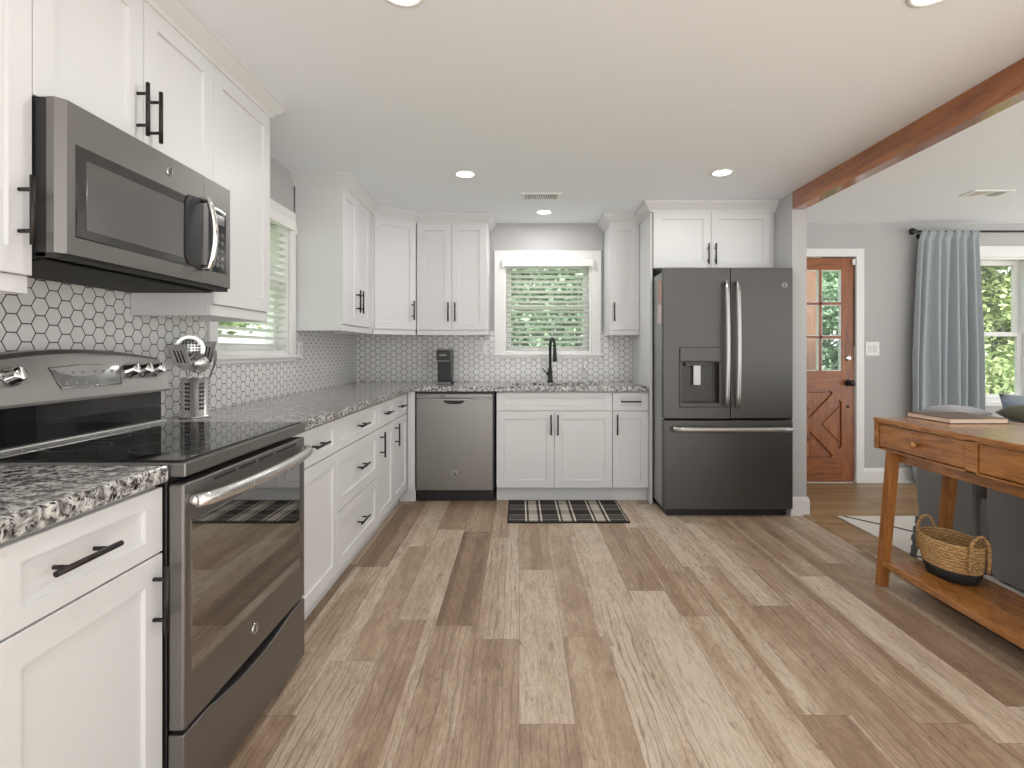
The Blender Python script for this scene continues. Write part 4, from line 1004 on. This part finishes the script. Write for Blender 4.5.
def cushion(name, label, loc, rot, w, h, d, mat):
    t = bmesh.new(); n = 14; 
    for side in (1, -1):
        g_ = [[t.verts.new((w/2*(2*i/n-1)*(1-0.06*(1-abs(2*j/n-1)**2)*0), side*d/2*((1-abs(2*i/n-1)**3)*(1-abs(2*j/n-1)**3))**0.5, h/2*(2*j/n-1))) for i in range(n+1)] for j in range(n+1)]
        for j in range(n):
            for i in range(n): t.faces.new((g_[j][i], g_[j][i+1], g_[j+1][i+1], g_[j+1][i]))
    for v in t.verts:
        fx, fz = v.co.x/(w/2), v.co.z/(h/2)
        v.co.x *= 1-0.09*(1-fz*fz); v.co.z *= 1-0.09*(1-fx*fx)
    bmesh.ops.remove_doubles(t, verts=t.verts[:], dist=1e-5); bmesh.ops.recalc_face_normals(t, faces=t.faces[:])
    b = NB(); merge(b, t); o = obj(name, b, mat, loc=loc, rot=rot, smooth=True); return tag(o, label, 'cushion')
cushion('cushion', 'pale grey cushion lying on the sofa back behind the brown book', (2.50, 3.09, 0.848), (math.radians(90), 0, math.radians(4)), 0.22, 0.24, 0.07, 'pillow_grey')
cushion('cushion', 'blue-grey cushion propped below the living room window', (2.94, 3.00, 0.750), (math.radians(-8), 0, 0), 0.50, 0.42, 0.15, 'sofa_blue')
cushion('cushion', 'dark olive cushion lying on the sofa back nearer than the pale one', (2.705, 2.82, 0.864), (math.radians(90), 0, math.radians(3)), 0.25, 0.22, 0.10, 'pillow_olive')

# ------------------------------------------------------------------ ceiling fixtures
def downlight(label, x, y, group=None):
    t = thing('recessed_light', label, 'ceiling light', (x, y, H), 0, group)
    b = NB(); lathe(b, [(0.075, 0.0), (0.075, -0.004), (0.066, -0.007), (0.055, -0.003), (0.055, 0.0)], 36, cap=False); obj('trim_ring', b, 'trim', t)
    b = NB(); lathe(b, [(0.055, -0.0005), (0.055, -0.003)], 36); obj('diffuser', b, 'lens', t)
    ld = bpy.data.lights.new('downlight', 'AREA'); ld.shape = 'DISK'; ld.size = 0.11; ld.energy = LAMP_W; ld.color = (1.0, 0.98, 0.955)
    lo = bpy.data.objects.new('lamp', ld); COL.objects.link(lo); lo.parent = t; lo.location = (0, 0, -0.012)
downlight('round recessed ceiling light in front of the sink window vent', 0.208, 4.49)
downlight('lit recessed ceiling light over the dishwasher side of the floor', -0.352, 3.53)
downlight('lit recessed ceiling light over the floor before the refrigerator', 1.315, 3.50)
downlight('recessed ceiling light at the photo top above the range', -0.375, 1.74)
downlight('recessed ceiling light at the photo top near the wooden beam', 1.34, 1.74)
for (x, y) in [(-0.37, 0.0), (1.34, 0.0)]: downlight('recessed ceiling light behind the viewpoint', x, y, 'recessed lights behind the viewpoint')
def vent(label, loc, w, d, rz=0):
    t = thing('ceiling_vent', label, 'vent', loc, rz)
    b = NB()
    for q in [(-w/2, w/2, -d/2, -d/2+0.02), (-w/2, w/2, d/2-0.02, d/2), (-w/2, -w/2+0.03, -d/2+0.02, d/2-0.02), (w/2-0.03, w/2, -d/2+0.02, d/2-0.02)]: bx(b, q[0], q[1], q[2], q[3], -0.008, 0, 0.002)
    obj('vent_frame', b, 'trim', t)
    b = NB(); bx(b, -w/2+0.03, w/2-0.03, -d/2+0.02, d/2-0.02, -0.002, -0.0005); obj('duct', b, 'dark_gap', t)
    b = NB(); iw = w-0.06
    for i in range(18):
        x = -iw/2+iw*(i+0.5)/18; a = 40 if i < 6 else (-40 if i > 11 else 0)
        tb = NB(); bx(tb, -0.0045, 0.0045, -d/2+0.02, d/2-0.02, -0.0012, 0.0012); bmesh.ops.rotate(tb, cent=(0, 0, 0), matrix=Matrix.Rotation(math.radians(a), 3, 'Y'), verts=tb.verts); bmesh.ops.translate(tb, vec=(x, 0, -0.0055), verts=tb.verts); merge(b, tb)
    obj('louver', b, 'blind', t)
vent('white louvered ceiling vent in front of the sink window', (0.165, 4.03, H), 0.30, 0.17)
vent('white louvered ceiling vent on the living room side of the beam', (3.42, 3.95, H), 0.29, 0.15)

# ------------------------------------------------------------------ outdoors
b = NB(); bx(b, -25, 25, YW+0.15, 40, -0.45, -0.35); bx(b, -25, XW-0.15, -15, YW+0.15, -0.45, -0.35); struct('lawn_ground', b, 'lawn')
b = NB(); bx(b, -12, 18, -14, YN, -0.20, -0.10); bx(b, XR, 18, YN, YW, -0.20, -0.10); struct('bounce_ground', b, 'bounce_concrete')  # unseen pale ground, added to bounce sun and sky light onto the ceiling
def shrub(name, label, cat, c, size, n, ls, mat, trunk=True, group=None):
    t = thing(name, label, cat, (c[0], c[1], -0.35), 0, group)
    b = NB(); rnd = random.Random(int(c[0]*100+c[1]*7+n)); t2 = bmesh.new()
    lumps = [(Vector((rnd.uniform(-.75, .75)*size[0], rnd.uniform(-.6, .6)*size[1], rnd.uniform(0.1, .92)*size[2])), rnd.uniform(0.28, 0.5)) for _ in range(44)]
    for _ in range(n):
        lc, lr = rnd.choice(lumps)
        d = Vector((rnd.gauss(0, 1), rnd.gauss(0, 1), rnd.gauss(0, 1))).normalized()*lr*rnd.uniform(0.55, 1.05)
        p = lc+Vector((d.x*size[0]*0.75, d.y*size[1]*0.8, d.z*min(size[0], size[2])*0.7)); p.z = max(0.02, p.z)
        u = Vector((rnd.gauss(0, 1), rnd.gauss(0, 1), rnd.gauss(0, .7))).normalized(); w = u.cross(Vector((rnd.gauss(0, 1), rnd.gauss(0, 1), rnd.gauss(0, 1)))).normalized(); k = ls*rnd.uniform(.6, 1.3)
        q = [t2.verts.new(p-u*k), t2.verts.new(p+w*k*.45+u*k*.1), t2.verts.new(p+u*k), t2.verts.new(p-w*k*.45+u*k*.1)]
        t2.faces.new(q)
    merge(b, t2); obj('foliage', b, mat, t)
    if trunk:
        b = NB(); tube(b, [(0, 0, 0), (0.05, 0.02, size[2]*0.4), (-0.04, 0.0, size[2]*0.85)], [0.11, 0.08, 0.03], 8)
        for a in range(4): tube(b, [(0.03, 0.01, size[2]*0.3), (size[0]*0.5*math.cos(a*1.6), size[1]*0.5*math.sin(a*1.6), size[2]*0.75)], [0.05, 0.015], 6)
        obj('trunk', b, 'bark', t)
shrub('tree', 'leafy green tree seen through the sink window blind', 'tree', (0.1, 8.4), (2.3, 1.0, 3.6), 34000, 0.062, 'leaf_dark')
shrub('bush', 'green bush seen through the side-wall window slats', 'bush', (-4.2, 5.9), (1.2, 2.6, 3.0), 20000, 0.065, 'leaf_light')
shrub('tree', 'green tree seen through the glass of the wooden door', 'tree', (5.4, 10.3), (1.6, 1.1, 3.3), 30000, 0.06, 'leaf_dark')
shrub('hedge', 'tall yellow-green hedge filling the living room window', 'hedge', (7.0, 7.4), (1.7, 0.75, 3.5), 46000, 0.052, 'leaf_light')
# porch post seen through the door glass
b = NB(); bx(b, -0.16, 0.16, -0.07, 0.07, -0.35, 2.9, 0.004); o = obj('porch_post', b, 'post', loc=(3.30, 6.35, 0)); tag(o, 'cedar porch post behind the glass of the wooden door', 'post')
